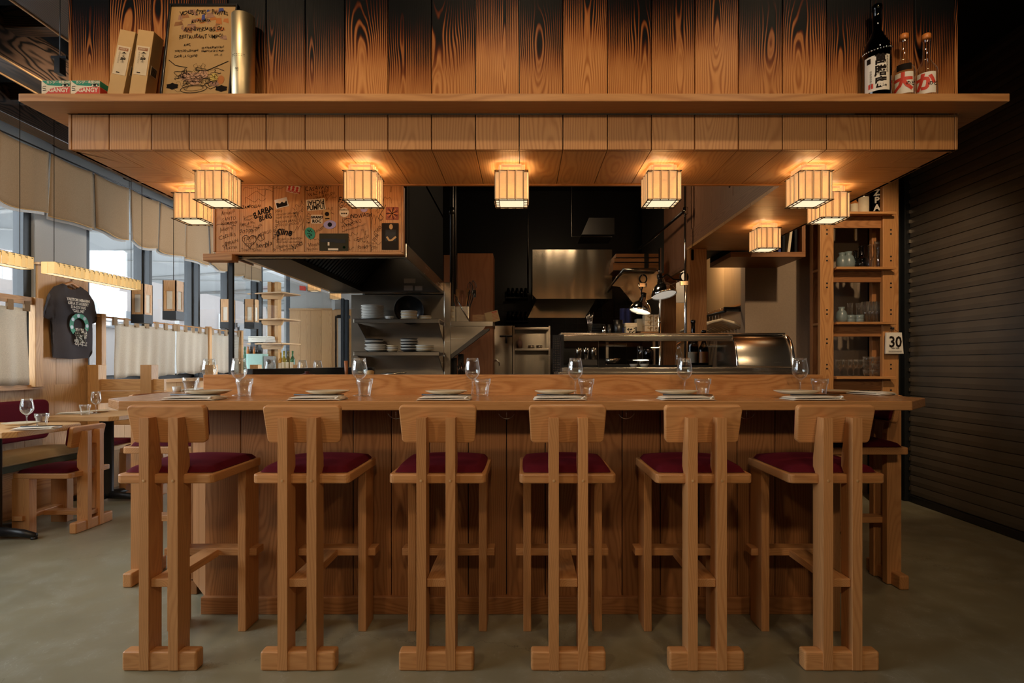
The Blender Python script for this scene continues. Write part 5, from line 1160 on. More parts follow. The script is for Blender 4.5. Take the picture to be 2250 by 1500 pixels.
bot(1928, z, 4.62, .06, .24, .017, 'glass', 'clear wide carafe with long neck on the second tower shelf', 'carafe', 'carafe', prof=[(0, 0), (.04, 0), (.047, .03), (.043, .07), (.025, .14), (.016, .18), (.024, .24), (.022, .24), (.014, .18), (0, .02)])
z = TS[2]
bot(1849, z, 4.62, 0, 0, 0, 'celadon', 'white and blue sake flask with two dark dots on the third tower shelf', 'sake_flask', 'flask', prof=[(a*1.0, q*.95) for a, q in fl])
cup = [(0, 0), (.03, 0), (.036, .01), (.037, .03), (.034, .035), (.037, .04), (.036, .068), (.033, .068), (.03, .01), (0, .008)]
for u, l in ((1868, 'left'), (1887, 'right')):
    bot(u, z, 4.62, 0, 0, 0, 'celadon', l+' grey green cup under a shot glass on the third tower shelf', 'tea_cup', 'cup', prof=cup, grp='grey green cups')
    bot(u, z+.069, 4.62, 0, 0, 0, 'glass', 'tall shot glass standing on the %s grey green cup' % l, 'shot_glass', 'glass', prof=[(0, 0), (.018, 0), (.022, .1), (.021, .1), (.016, .012), (0, .012)], grp='shot glasses')
for i, (u, d) in enumerate(((1902, 4.6), (1912, 4.7), (1927, 4.62), (1918, 4.58), (1934, 4.74))):
    bot(u, z, d, 0, 0, 0, 'glass', 'tall clear highball glass, %s from the left on the third tower shelf' % ORD[i], 'highball_glass', 'glass', prof=[(0, 0), (.025, 0), (.029, .18), (.0275, .18), (.023, .014), (0, .014)], grp='highball glasses')
z = TS[3]
cg = [(0, .002), (.03, .002), (.03, .004), (.006, .008), (.004, .04), (.008, .06), (.03, .08), (.036, .11), (.034, .14), (.0325, .14), (.034, .11), (.028, .083), (0, .066)]
for i, (u, d) in enumerate(((1846, 4.66), (1862, 4.58), (1887, 4.6), (1875, 4.72))): bot(u, z, d, 0, 0, 0, 'glass', 'stemmed cocktail glass, %s from the left on the lowest tower shelf' % ORD[i], 'cocktail_glass', 'glass', prof=cg, grp='cocktail glasses')
for i, u in enumerate((1907, 1927)):
    for k in range(3): bot(u, z+.055*k, 4.62, 0, 0, 0, 'glass', '%s stacked glass bowl in the %s pile on the lowest tower shelf' % (('bottom', 'middle', 'top')[k], ('left', 'right')[i]), 'glass_bowl', 'bowl', prof=[(0, 0), (.026, 0), (.034, .025), (.038, .054), (.036, .054), (.031, .02), (0, .006)], grp='stacked glass bowls')
# calendar
t = thing('day_calendar', 'white tear-off calendar reading 30 hung on the tower upright', 'calendar', (px(1967, 4.42), 4.43, 1.27))
b = MB(); x0, x1, z0, z1 = px(1948, 4.45), px(1986, 4.45), pz(777, 4.45), pz(730, 4.45)
b.prism([(x0, z0), (x1+.003, z0+.0), (x1-.012, z1), (x0+.004, z1)], 'y', 4.455, 4.475); b.build('pad', M['paperw'], t, bev=.002)
b = MB(); o = (px(1968, 4.45), 4.4535, pz(752, 4.45)); b.text('30', .125, o, bold=.025, sx=.85); b.text('VEN VEN', .016, (o[0], o[1], pz(765, 4.45)), bold=.03)
for k in range(12): b.box(x0+.02+.009*k, x0+.025+.009*k, 4.4535, 4.4545, z0+.012, z0+.016); b.box(x0+.02+.009*k, x0+.026+.009*k, 4.4535, 4.4545, z0+.02, z0+.024)
b.build('lettering', M['ink'], t)
b = MB(); b.tube([(px(1955, 4.45), 4.465, z1), (px(1966, 4.45), 4.465, z1+.03), (px(1978, 4.45), 4.465, z1)], .0018, 5); b.lathe([(0, 0), (.008, 0), (.008, .03), (0, .03)], (px(1966, 4.45), 4.495, z1+.036), 10, ax='y'); b.build('hook', M['iron'], t)
# roll-up shutter
t = thing('rolling_shutter', 'closed charcoal slatted rolling shutter filling the right wall', 'shutter', (3.3, 3.2, 0))
b = MB(); pz_ = []
n = 40
for k in range(n):
    z = .06+k*.084; pz_ += [(3.312, z), (3.312, z+.004), (3.303, z+.006), (3.299, z+.04), (3.302, z+.0835)]
poly = pz_+[(3.345, .06+n*.084), (3.345, .06)]
vs = [(x, y, z) for y in (-1.0, 4.66) for x, z in poly]; k = len(poly)
b.add(vs, [[i, (i+1) % k, k+(i+1) % k, k+i] for i in range(k)], 'y'); b.build('curtain', M['shutter'], t)
b = MB(); b.box(3.285, 3.345, -1, 4.66, .004, .06); b.build('bottom_bar', M['iron'], t, bev=.004)
b = MB(); b.box(3.255, 3.355, 4.66, 4.715, .003, 3.4)
b.build('guide_rail', M['black'], t, bev=.003)
b = MB()
for k in range(36): b.box(3.28, 3.30, 4.645, 4.659, .1+k*.084, .13+k*.084)
b.build('guide_clip', M['steel'], t)
# ================================================================== left side of the room
VX = -4.25; VT, VB = EYE+.446*4.25, EYE+.317*4.25
edges = [3.42, 3.91, 4.41, 4.905, 5.40, 5.895, 6.39, 6.885, 7.38, 7.875, 8.37]
WHV = ['nearest the camera, cut by the frame edge', 'second from the camera', 'third from the camera, over the t-shirt pier', 'fourth from the camera', 'fifth from the camera', 'sixth from the camera', 'seventh from the camera', 'eighth from the camera', 'ninth from the camera', 'tenth from the camera', 'last, nearest the far wall']
for i, y in enumerate(edges):
    if i == 0: continue
    t = thing('fabric_valance', 'white-lined tan burlap valance, '+WHV[i], 'valance', (VX, y+.24, VB), 'burlap valances over the windows')
    ph = i*1.7
    def f(u, v, y=y, ph=ph, dx=0, e=0):
        return (VX+dx+.012*math.sin(u*7+ph)*(v*.9+.1)+.02*v*math.sin(u*3.1+ph), y+.012+(.468)*u+e*0, VT-(VT-VB)*v-.02*math.sin(u*math.pi)*(v > .98)+.012*math.sin(u*5+ph)*v*(v > .9)-(.02*math.sin(u*3.14) if v < .05 else 0))
    b = MB(); b.grid(14, 12, f); b.build('cloth', M['valance'], t, solid=.003)
    b = MB(); b.grid(14, 12, lambda u, v: (f(u, v)[0]-.03, f(u, v)[1]+(.02 if i % 2 else -.006), f(u, v)[2]-.018*v-.006)); b.build('lining', M['lining'], t, solid=.002)
    b = MB(); b.tube([f(k/13, 1.0) for k in range(14)], .004, 5); b.build('hem', M['card'], t)
t = thing('valance_rail', 'long slim rail that carries the burlap valances', 'rail', (VX-.01, 6, VT)); b = MB(); b.tube([(VX-.008, 3.4, VT+.006), (VX-.008, 8.9, VT+.006)], .007, 8); b.build('rail', M['iron'], t)
b = MB()
for y in (4.4, 5.9, 7.4, 8.8): b.tube([(VX-.008, y, VT+.006), (VX-.008, y, 3.42)], .003, 5)
b.build('hanger', M['iron'], t)
# cafe curtains
RX = -4.3
def cafe(y0, y1, zt, zb, label, seed):
    t = thing('cafe_curtain', label, 'curtain', (RX, (y0+y1)/2, zb), 'cream cafe curtains')
    def f(u, v):
        return (RX+.016*math.sin(u*(y1-y0)*38+seed)*(.3+.7*v)+.01*math.sin(u*9+seed*2), y0+(y1-y0)*u*(1-.0*v)+.01*math.sin(v*4+seed), zt-.05-(zt-.05-zb)*v-.012*math.sin(u*11+seed)*(v > .97))
    b = MB(); b.grid(56, 12, f); b.build('cloth', M['curtain'], t, solid=.003)
    b = MB(); n = max(3, round((y1-y0)/.165))
    for k in range(n+1):
        y = y0+.02+(y1-y0-.04)*k/n; b = MB(); b.box(RX-.004, RX+.016, y-.026, y+.026, zt-.075, zt+.012); b.build('tab_loop', M['valance'], t)
ZT = EYE+.11*4.4
cafe(5.72, 6.74, ZT, 1.03, 'cream cafe curtain panel right beside the t-shirt pier', 1.)
cafe(6.77, 7.42, ZT, 1.05, 'cream cafe curtain panel in the middle of the long window', 2.)
cafe(7.52, 8.25, ZT, 1.05, 'cream cafe curtain panel behind the steel post of the glass guard', 3.)
cafe(3.3, 4.74, ZT+.05, 1.0, 'cream cafe curtain at the left edge, before the t-shirt pier', 4.)
t = thing('curtain_frame', 'wooden frame and rod carrying the long window curtains', 'curtain frame', (RX, 6.5, 1))
for y in (5.56, 7.46, 8.3):
    b = MB(); b.box(RX-.03, RX+.03, y-.03, y+.03, .99, ZT+.03, 'z'); b.build('post', M['pale'], t, bev=.003)
b = MB(); b.tube([(RX+.006, 5.5, ZT), (RX+.006, 8.35, ZT)], .008, 8); b.build('rod', M['soft'], t)
t = thing('curtain_frame', 'wooden frame around the curtain at the left edge', 'curtain frame', (RX, 4, 1))
b = MB(); b.box(RX-.03, RX+.03, 4.78, 4.86, .97, ZT+.1, 'z'); b.build('post', M['pale'], t, bev=.003)
b = MB(); b.box(RX-.012, RX+.012, 2.9, 4.78, ZT+.035, ZT+.10, 'y'); b.build('rod', M['pale'], t)
# t-shirt on its hanger
t = thing('wooden_hanger', 'wooden hanger holding the dark t-shirt on the pier', 'hanger', (-4.33, 5.235, 1.8))
TYc, TZ = 5.235, EYE+175/1003*4.36
b = MB(); b.tube([(-4.335, TYc-.2, TZ-.075), (-4.335, TYc-.1, TZ-.02), (-4.335, TYc, TZ+.02), (-4.335, TYc+.1, TZ-.02), (-4.335, TYc+.2, TZ-.075)], [.012, .016, .016, .016, .012], 8); b.build('bar', M['wood'], t)
b = MB(); b.tube([(-4.335, TYc, TZ+.03), (-4.335, TYc, TZ+.07), (-4.335, TYc+.012, TZ+.085), (-4.335, TYc+.02, TZ+.07)], .0025, 6); b.lathe([(0, 0), (.01, 0), (.01, .04), (0, .04)], (-4.378, TYc+.012, TZ+.078), 8, ax='x'); b.build('hook', M['iron'], t)
t = thing('t_shirt', 'charcoal t-shirt with white lettering and green ring hung on the window pier', 't-shirt', (-4.33, TYc, 1.2))
S_ = 1.0
half = [(0, -.045), (.05, -.035), (.085, -.005), (.1, .0), (.2, -.045), (.245, -.10), (.30, -.28), (.31, -.335), (.235, -.36), (.205, -.26), (.205, -.45), (.21, -.70), (.0, -.71)]
poly = half+[(-y, z) for y, z in half[::-1][1:-1]]
b = MB(); bmx = bmesh.new(); vs = [bmx.verts.new((0, TYc+y, TZ+z)) for y, z in poly]; fc = bmx.faces.new(vs)
bmesh.ops.triangulate(bmx, faces=[fc])
for _ in range(3): bmesh.ops.subdivide_edges(bmx, edges=[e for e in bmx.edges if e.calc_length() > .045], cuts=1, use_grid_fill=False); bmesh.ops.triangulate(bmx, faces=bmx.faces[:])
bmx.verts.index_update(); edge_v = set(v.index for e in bmx.edges if e.is_boundary for v in e.verts)
fr = []
for v in bmx.verts:
    y, z = v.co.y-TYc, v.co.z-TZ
    d = 0 if v.index in edge_v else .022+.012*math.sin(y*22+z*5)*min(1, -z*2)
    if abs(y) > .21: d *= .8
    fr.append(d)
nv = len(bmx.verts); fs = [[v.index for v in f_.verts] for f_ in bmx.faces]
b.add([(-4.33+fr[v.index], v.co.y, v.co.z) for v in bmx.verts], fs, 'z', 0, True); b.add([(-4.332-fr[v.index]*.5, v.co.y, v.co.z) for v in bmx.verts], [q[::-1] for q in fs], 'z', 0, True); bmx.free()
b.build('jersey', M['tee'], t)
b = MB(); ux = (0, 1, 0)
for s, z, h in (('YAKITORI HIBAHIHI', -.145, .037), ('6381A ST-HUBERT', -.18, .037), ('514-273-YAKI', -.215, .037), ('"CALL ME"', -.25, .037)): b.text(s, h, (-4.288, TYc+.03, TZ+z), ux, bold=.04, sx=.82, mat=0)
for k in range(11):
    a = math.pi*(-.15+1.3*k/10); r0, r1 = .07, .115
    a2 = a+math.pi*.13
    b.add([(-4.288, TYc+.04+r*math.cos(q), TZ-.385+r*math.sin(q)*1.0) for r, q in ((r0, a), (r1, a), (r1, a2), (r0, a2))], [(0, 1, 2, 3)], None, 1)
for k in range(5):
    a = math.pi*(.0+k*.27); b.add([(-4.287, TYc+.04+.092*math.cos(a)+.018*math.cos(q*.63), TZ-.385+.092*math.sin(a)+.018*math.sin(q*.63)) for q in range(10)], [list(range(10))], None, 2)
r = random.Random(8)
for k in range(26): b.ribbon([(TYc+.05+r.uniform(-.07, .08), TZ-.50+r.uniform(-.09, .09)) for q in range(4)], .007, (-4.286, 0, 0), ux, mat=0)
b.build('print', [M['paperw'], M['green'], M['celadon']], t)
# low linear paper lamps
def linear(y0, y1, label):
    x = -3.85; z0, z1 = 1.905, 2.0; t = thing('linear_paper_lamp', label, 'pendant lamp', (x, (y0+y1)/2, z0), 'long paper lamps')
    b = MB(); n = round((y1-y0)/.052)
    for s in (-1, 1):
        for k in range(n):
            y = y0+(y1-y0)*(k+.5)/n; b.M = Matrix.Translation((x+s*.05, y, 0)) @ Matrix.Rotation(.18, 4, 'Z'); b.box(-.0012, .0012, -.029, .029, z0, z1, 'z')
    for yy in (y0, y1):
        for k in range(2): b.M = Matrix.Translation((x-.025+.05*k, yy, 0)); b.box(-.027, .027, -.0012, .0012, z0, z1, 'z')
    b.M = None; b.build('shade', M['shade2'], t)
    b = MB(); b.box(x-.047, x+.047, y0+.003, y1-.003, z0+.004, z0+.007); b.build('diffuser', M['glow'], t)
    b = MB()
    for z in (z0, z1):
        for s in (-1, 1): b.box(x+s*.052-.0015, x+s*.052+.0015, y0-.004, y1+.004, z-.0015, z+.0015)
    b.build('lath_frame', M['lath'], t)
    b = MB(); b.tube([(x, y0+.06, z1-.01), (x, y0+.06, 3.42)], .0025, 5); b.tube([(x, y1-.06, z1-.01), (x, y1-.06, 3.42)], .0025, 5); b.box(x-.05, x+.05, y0, y1, z1-.012, z1-.008); b.build('cord', M['ink'], t)
linear(4.42, 5.42, 'long pleated paper lamp hanging in front of the t-shirt pier'); linear(3.2, 4.235, 'long pleated paper lamp cut by the left frame edge')
# small wooden lantern pendants
def lantern(x, y, z0, h, label):
    t = thing('wooden_lantern', label, 'pendant lamp', (x, y, z0), 'wooden lanterns on cords'); a = .068
    b = MB()
    for i in range(4):
        b.M = Matrix.Translation((x, y, 0)) @ Matrix.Rotation(i*math.pi/2, 4, 'Z')
        b.box(-a, a, -a, -a+.01, z0+h*.73, z0+h, 'z'); b.box(-a, a, -a, -a+.01, z0+h*.22, z0+h*.27, 'z'); b.box(-a, -a+.036, -a, -a+.01, z0+h*.27, z0+h*.73, 'z'); b.box(a-.036, a, -a, -a+.01, z0+h*.27, z0+h*.73, 'z')
    b.M = None; b.build('body', M['pale'], t)
    b = MB()
    for i in range(4):
        b.M = Matrix.Translation((x, y, 0)) @ Matrix.Rotation(i*math.pi/2, 4, 'Z'); b.box(-a+.036, a-.036, -a+.006, -a+.008, z0+h*.27, z0+h*.73, 'z')
    b.M = None; b.build('paper_window', M['paperwin'], t)
    b = MB(); b.box(x-a-.001, x+a+.001, y-a-.001, y+a+.001, z0, z0+h*.22); b.build('charred_base', M['black'], t)
    b = MB(); b.tube([(x, y, z0+h), (x, y, 3.42)], .003, 5); b.build('cord', M['ink'], t)
lantern(-4.03, 5.77, EYE+.093*5.77-.105, .41, 'wooden lantern with charred base hanging at the end of the long paper lamp')
lantern(-3.60, 5.62, EYE+.454-.0, .40, 'wooden lantern with charred base, second from the long paper lamp') if 0 else lantern(-3.6, 5.62, pz(703, 5.62), .40, 'wooden lantern with charred base hanging second from the long paper lamp')
lantern(-4.06, 7.5, pz(722, 7.5), .40, 'small far wooden lantern left of the steel guard post'); lantern(-3.73, 7.5, pz(722, 7.5), .40, 'small far wooden lantern right of the steel guard post')
# dining tables
def table(x0, x1, y0, y1, label, ch=.05):
    t = thing('dining_table', label, 'table', ((x0+x1)/2, (y0+y1)/2, 0), 'low dining tables'); xm, ym = (x0+x1)/2, (y0+y1)/2
    b = MB(); b.prism([(x0, y0), (x1-ch, y0), (x1, y0+ch), (x1, y1-ch), (x1-ch, y1), (x0, y1)], 'z', .712, .75, 'x'); b.build('tabletop', M['pale'], t, bev=.004)
    b = MB(); b.lathe([(.06, .05), (.05, .08), (.05, .69), (.16, .70), (.16, .711), (0, .711)], (xm, ym, 0), 20); b.build('column', M['iron'], t)
    b = MB()
    for k in range(4):
        a = k*math.pi/2+.0; d = (math.cos(a), math.sin(a)); b.tube([(xm, ym, .055), (xm+d[0]*.2, ym+d[1]*.2, .04), (xm+d[0]*.29, ym+d[1]*.29, .022)], [.035, .028, .02], 8); b.lathe([(0, .001), (.02, .001), (.02, .015), (0, .015)], (xm+d[0]*.28, ym+d[1]*.28, 0), 8)
    b.build('base', M['iron'], t)
table(-3.95, -3.16, 3.36, 3.95, 'low fir table on a black column at the left edge'); table(-3.86, -3.28, 4.38, 4.98, 'low fir table on a black column by the end of the bar')
low = make_stool('low_chair', '', 'chair', .42, .70, .585, .10, low=True)
low.location = (-3.08, 3.93, 0); low.rotation_euler = (0, 0, math.pi/2); tag(low, 'low oak chair with burgundy cushion, back turned to the bar', None, 'low oak chairs')
dup(low, (-3.42, 5.30, 0), math.pi, 'low oak chair facing us past the second table')
dup(low, (-2.9, 5.85, 0), math.pi/2, 'low oak chair half hidden behind the bar end')
TT = .7505
place(wine, (px(59, 3.66), 3.66, TT), 0, 'wine glass on the low table at the left edge'); place(tumbler, (px(92, 3.70), 3.70, TT), .5, 'faceted tumbler on the low table at the left edge'); place(plate, (px(40, 3.6), 3.62, TT+.018), 0, 'cream plate on the low table at the left edge')
place(nap, (px(80, 3.53), 3.53, TT), .35, 'folded napkin on the low table at the left edge'); place(sticks, (px(86, 3.5), 3.52, TT+.019), .35, 'pair of black chopsticks on the low table at the left edge')
place(wine, (px(211, 4.62), 4.62, TT), 0, 'wine glass on the second low table'); place(tumbler, (px(187, 4.52), 4.52, TT), .1, 'faceted tumbler on the second low table'); place(plate, (px(212, 4.78), 4.78, TT), 0, 'cream plate on the second low table'); place(nap, (px(165, 4.62), 4.62, TT), .3, 'folded napkin on the second low table')
# banquette
t = thing('banquette', 'wall banquette with burgundy back pad and tan seat cushion', 'bench', (-4.1, 3.6, 0))
b = MB(); b.box(-4.3, -3.86, 2.3, 4.86, 0, .36, 'y'); b.build('base', M['wood'], t, bev=.003)
b = MB(); b.grid(14, 30, lambda u, v: (-4.22+.40*u, 2.32+2.52*v, .47+.012*math.sin(u*3.14)+.006*math.sin(v*9)*math.sin(u*3.1)-.06*(abs(u*2-1)**14)-.05*(abs(v*2-1)**20))); b.build('seat_cushion', M['tan'], t)
b = MB(); b.box(-4.22, -3.82, 2.32, 4.84, .361, .418); b.build('cushion_side', M['olive'], t, bev=.006)
b = MB(); b.tube([(-3.818, 2.32, .418), (-3.818, 4.84, .418)], .006, 6); b.build('piping', M['tan'], t)
b = MB(); b.prism(rrect(2.3, 4.86, .52, .86, .05, 6), 'x', -4.30, -4.21); b.build('back_cushion', M['velvet'], t, bev=.02, seg=3)
# booth divider by the second table
def divider(y, x0, x1, label, h=1.165):
    t = thing('booth_divider', label, 'divider', ((x0+x1)/2, y, 0), 'post and rail booth dividers')
    for x in (x0, x1):
        b = MB(); b.box(x-.055, x+.055, y-.055, y+.055, 0, h, 'z'); b.build('post', M['pale'], t, bev=.004)
    for z0, z1 in ((.56, .70), (.78, .90), (.905, 1.02)):
        b = MB(); b.box(x0+.056, x1+.16, y-.02, y+.02, z0, z1, 'x'); b.build('rail', M['pale'], t, bev=.003)
    b = MB(); b.box(x0+.056, x1-.056, y-.4, y-.021, .36, .40, 'x'); b.build('seat', M['pale'], t, bev=.003)
    b = MB(); b.box(x0+.12, x1-.09, y-.39, y-.06, .401, .44); b.build('cushion', M['velvet'], t, bev=.012)
    b = MB(); b.box(x0+.1, x0+.14, y-.36, y-.06, 0, .36, 'z'); b.box(x1-.14, x1-.1, y-.36, y-.06, 0, .36, 'z'); b.build('leg', M['pale'], t, bev=.003)
    return t
divider(5.52, -4.31, -3.78, 'booth divider with tall square posts beside the second low table')
divider(7.35, -4.2, -3.6, 'second booth divider, showing over the bar end'); divider(8.6, -4.2, -3.55, 'third booth divider below the far shelf post')
# shelf post by the window with drinks below
t = thing('shelf_post', 'pale post with three small shelves in front of the far window', 'shelf', (px(602, 9.2), 9.2, 0)); xs = px(603, 9.2)
b = MB(); b.box(xs-.09, xs-.03, 9.14, 9.26, 0, pz(620, 9.2), 'z'); b.box(xs+.03, xs+.09, 9.14, 9.26, 0, pz(620, 9.2), 'z'); b.box(xs-.03, xs+.03, 9.20, 9.26, 0, pz(620, 9.2), 'z'); b.build('post', M['pale'], t, bev=.003)
for v in (644, 701, 754):
    z = pz(v, 9.1); b = MB(); b.M = rotz(-.35, (xs, 9.2, 0)); b.box(xs-.36, xs+.36, 8.98, 9.42, z-.02, z); b.M = None; s_ = b.build('shelf', M['pale'], t)
    b = MB(); b.prism([(xs-.2, z-.021), (xs+.2, z-.021), (xs+.16, z-.1), (xs-.13, z-.1)], 'y', 9.08, 9.13); b.build('bracket', M['pale'], s_)
b = MB(); zz = pz(752, 9.1)
for k in range(4): b.M = rotz(-.35+.05*k, (xs-.2, 9.1, 0)); b.box(xs-.34, xs+.02, 9.0, 9.25, zz+.002+.025*k, zz+.024+.025*k)
b.M = None; tag(b.build('menu_pile', M['paperw']), 'pile of white papers on the lowest window shelf', 'papers')
t = thing('drinks_sideboard', 'pale sideboard with bottles under the window shelves', 'sideboard', (-3.9, 9.2, 0))
b = MB(); b.box(-4.28, -3.1, 8.72, 9.10, 0, 1.04); b.box(-4.3, -3.05, 8.7, 9.12, 1.041, 1.08); b.build('body', M['pale'], t)
SBZ = 1.0805
for i, (u, d) in enumerate(((525, 8.95), (531.5, 8.98), (538, 9.05))): bot(u, SBZ, d, .038, .38, .013, 'bgreen', '%s of the three tall green bottles by the mint crate' % ('left', 'middle', 'right')[i], grp='green bottles')
t = bot(617, SBZ, 9.0, .04, .28, .013, 'byel', 'yellow labelled bottle, leftmost of four by the shelf post', lab=(.08, .4), grp='wine bottles by the shelf post'); 
for i, (u, m) in enumerate(((624, 'byel'), (633, 'byel'), (643, 'bgreen'))): bot(u, SBZ, 9.0, .04, .31, .013, m, ('yellow bottle, second of four by the shelf post', 'yellow bottle, third of four by the shelf post', 'green bottle, rightmost of four by the shelf post')[i], lab=(.08, .4), lm='cream', grp='wine bottles by the shelf post')
b = MB(); b.box(px(541, 8.9), px(577, 8.9), 8.9, 9.1, SBZ, SBZ+.26); tag(b.build('mint_crate', M['mint'], bev=.004), 'mint green crate on the far sideboard', 'crate')
for i, u in enumerate((545, 551, 559, 564)): bot(u, SBZ+.261, 9.0, .022, .12, .01, 'bdark' if i % 2 else 'amber', 'small bottle top, %s from the left on the mint crate' % ORD[i], grp='small bottles on the crate')
t = thing('till_box', 'grey card terminal box beside the shelf post', 'box', (px(590, 8.95), 8.95, SBZ))
b = MB(); b.box(px(579, 8.9), px(600, 8.9), 8.9, 9.02, SBZ, SBZ+.22); b.build('body', M['stucco'], t, bev=.004)
b = MB(); b.lathe([(0, 0), (.04, 0), (.04, .004), (0, .004)], (px(590, 8.9), 8.899, SBZ+.13), 14, ax='y'); b.build('dial', M['dsteel'], t)
b = MB(); b.prism([(px(658, 10.2), pz(637, 10.2)), (px(670, 10.2), pz(638, 10.2)), (px(670, 10.2), pz(629, 10.2)), (px(658, 10.2), pz(627, 10.2))], 'y', 10.2, 10.24); o = tag(b.build('exit_sign', M['red']), 'small red exit sign high by the far wall', 'sign')
b = MB(); b.box(px(664, 10.2)-.01, px(664, 10.2)+.01, 10.215, 10.3, pz(634, 10.2), pz(632, 10.2)); b.build('mount', M['mull'], o)
t = thing('far_door', 'pale grey open door at the far end under the hood', 'door', (px(748, 9.9), 9.9, 0))
b = MB(); b.box(px(737, 10.3), px(741, 10.3), 10.28, 10.44, 0, 2.08); b.box(px(741, 10.3), px(765, 10.3), 10.28, 10.44, 2.04, 2.1); b.build('frame', M['mull'], t)
b = MB(); b.box(px(743, 10.2), px(765, 10.2), 10.2, 10.24, .02, 2.03); b.build('leaf', M['stucco'], t)

# ================================================================== burnt ceiling timbers
def beam(x0, x1, y0, y1, z0, z1, label, g):
    b = MB(); b.box(x0, x1, y0, y1, z0, z1, g); o = tag(b.build('ceiling_beam', M['burnt'], bev=.006), label, 'beam', 'burnt ceiling beams')
    return o
def edge(x, y, z, ax, L): pass
b0 = beam(-2.80, -2.25, -1.0, 10, 3.16, 3.2, 'wide scorched board running lengthwise close to the canopy', 'y')
beam(-3.32, -3.14, -1.0, 10, 3.02, 3.30, 'narrow scorched beam running lengthwise left of the canopy', 'y')
beam(-4.1, -3.95, -1.0, 10, 3.08, 3.30, 'scorched beam running lengthwise above the valances', 'y')
for i, y in enumerate((2.4, 3.3, 4.2, 5.1, 6.0, 7.0, 8.0)):
    beam(-4.4, -2.0, y, y+.1, 3.205, 3.34, 'scorched cross beam, %s from the camera' % ORD[i], 'x')
t = thing('beam_edge_glint', 'thin pale strips imitating glossy highlights along the ceiling beam edges', 'rail', (-3.0, 4, 3.0))
b = MB()
for x, z in ((-3.14, 3.018), (-3.32, 3.018), (-2.25, 3.158), (-2.80, 3.158)): b.box(x-.005, x+.005, 0, 9, z-.005, z+.003)  # pale strips added along the beam edges as painted glossy highlights
b.build('edge_strip', M['pale'], t)
t = thing('track_spot', 'small black spotlight clamped near the shelf end', 'spotlight', (px(132, 2.9), 2.9, 2.66))
b = MB(); x = px(132, 2.9); z = pz(172, 2.9); b.box(x-.014, x+.014, 2.88, 2.92, z+.02, z+.1); b.build('head', M['iron'], t)
b = MB(); b.tube([(x, 2.9, z+.1), (x, 2.9, 3.42)], .002, 6); b.box(x-.04, x+.04, 2.89, 2.91, z+.1, z+.115); b.build('stem', M['iron'], t)

# ================================================================== light
W_ = bpy.data.worlds.new('overcast'); SC.world = W_; W_.use_nodes = True
bg = W_.node_tree.nodes['Background']; bg.inputs[0].default_value = (.86, .93, 1.0, 1); bg.inputs[1].default_value = WORLD
def lamp_obj(kind, name, loc, energy, col, size=.2, target=None, **k):
    d = bpy.data.lights.new(name, kind); d.energy = energy; d.color = col
    if kind == 'AREA': d.size = size; d.shape = 'DISK'
    else: d.shadow_soft_size = size
    for a, b_ in k.items(): setattr(d, a, b_)
    o = bpy.data.objects.new(name, d); COL.objects.link(o); o.location = loc
    if target: o.rotation_euler = (Vector(target)-Vector(loc)).to_track_quat('-Z', 'Y').to_euler()
    return o
WARM = (1, .72, .44)
for i, x in enumerate((-1.5, 0., 1.5)):
    lamp_obj('SPOT', 'room_spot', (x, -.7, 2.65), 50*KEY, WARM, .10, (x*.85, 2.3, 1.15), spot_size=1.5, spot_blend=.6)
for x in (-1.4, -.1, 1.35):
    lamp_obj('SPOT', 'shelf_spot', (x, 1.3, 3.22), 32*KEY, WARM, .05, (x, 2.35, 2.25), spot_size=1.5, spot_blend=.8)
lamp_obj('POINT', 'kitchen_light', (.35, 4.3, 2.6), 10*KEY, WARM, .12)
lamp_obj('POINT', 'kitchen_light', (-.9, 3.6, 2.2), 1.6*KEY, WARM, .06)
lamp_obj('POINT', 'closet_light', (1.78, 5.5, 2.3), 12*KEY, WARM, .06)
lamp_obj('SPOT', 'tower_spot', (2.3, 2.6, 3.2), 135*KEY, WARM, .05, (2.75, 4.5, 1.6), spot_size=.9, spot_blend=.6)
lamp_obj('SPOT', 'table_fill', (-2.6, 2.2, 2.95), 46*KEY, WARM, .06, (-3.5, 4.6, .7), spot_size=1.3, spot_blend=.6)  # unseen fill lamp added to brighten the low tables
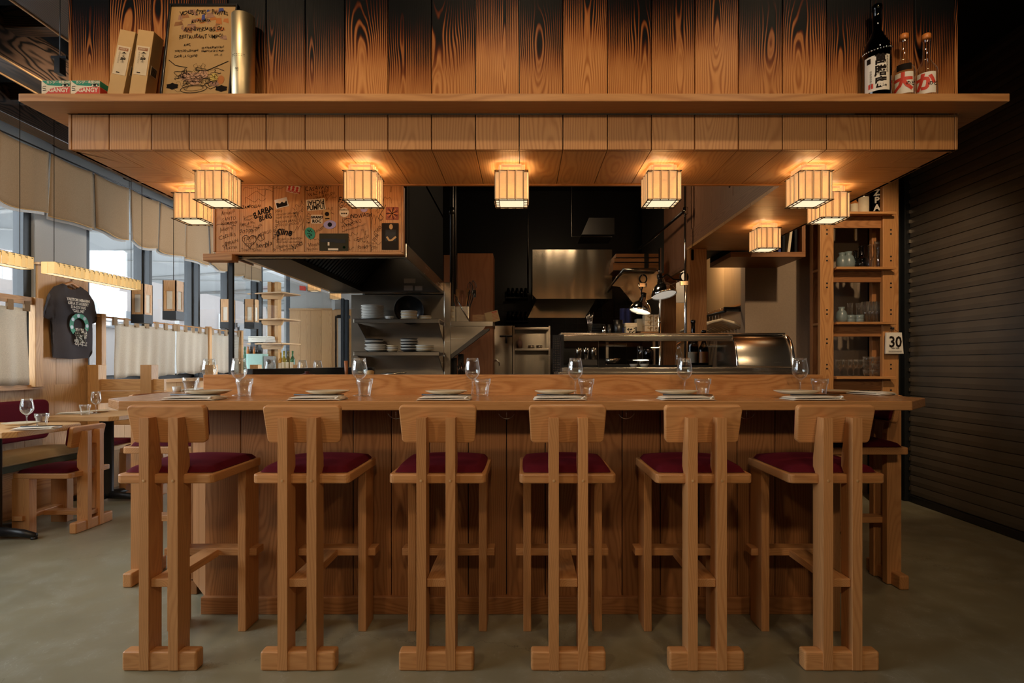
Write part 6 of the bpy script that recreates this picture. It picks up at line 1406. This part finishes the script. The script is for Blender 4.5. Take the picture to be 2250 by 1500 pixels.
lamp_obj('SPOT', 'window_wall_fill', (-2.3, 3.4, 2.95), 95*KEY, (1, .80, .58), .08, (-4.25, 5.0, 2.3), spot_size=1.9, spot_blend=.8)  # unseen fill lamp added to brighten the valances and window wall
lamp_obj('SPOT', 'window_wall_fill', (-2.3, 6.0, 2.95), 95*KEY, (1, .80, .58), .08, (-4.25, 7.4, 1.7), spot_size=1.9, spot_blend=.8)  # second added fill, farther along the window wall
lamp_obj('POINT', 'clamp_bulb', (px(1412, 4.4), 4.46, pz(690, 4.4)), 1.2*KEY, WARM, .03)
for y0, y1 in ((2.2, 4.92), (5.5, 10.5), (-.3, 1.9)):
    d = bpy.data.lights.new('window_portal', 'AREA'); d.shape = 'RECTANGLE'; d.size = y1-y0; d.size_y = 2.1; d.cycles.is_portal = True
    o = bpy.data.objects.new('window_portal', d); COL.objects.link(o); o.location = (WX-.25, (y0+y1)/2, 2.05); o.rotation_euler = (math.pi/2, 0, -math.pi/2)

# bulbs of the paper lamps
for x, y in ((-1.437, 2.575), (-.752, 2.575), (-.055, 2.575), (.648, 2.575), (1.345, 2.575), (-1.745, 2.9), (1.607, 2.88), (1.6, 3.62)):
    lamp_obj('POINT', 'lamp_bulb', (x, y, CZ-.105), 6.5*KEY, (1, .72, .44), .055)
# ================================================================== camera
cam = bpy.data.cameras.new('camera'); co = bpy.data.objects.new('camera', cam); COL.objects.link(co); SC.camera = co
cam.sensor_width = 36; cam.lens = 1200/2250*36; co.location = (0, 0, EYE); co.rotation_euler = (math.pi/2, 0, 0)
cam.shift_x = -(1150-1125)/2250; cam.shift_y = (800-750)/2250; cam.clip_start = .05
SC.view_settings.view_transform = 'Standard'; SC.view_settings.look = 'None'; SC.view_settings.exposure = EXPO; SC.view_settings.gamma = 1
try:
    SC.cycles.use_denoising = True; SC.cycles.max_bounces = 10; SC.cycles.diffuse_bounces = 4; SC.cycles.glossy_bounces = 4
    SC.cycles.transparent_max_bounces = 24; SC.cycles.transmission_bounces = 6; SC.cycles.sample_clamp_indirect = 4
    SC.cycles.caustics_reflective = False; SC.cycles.caustics_refractive = False
except Exception: pass
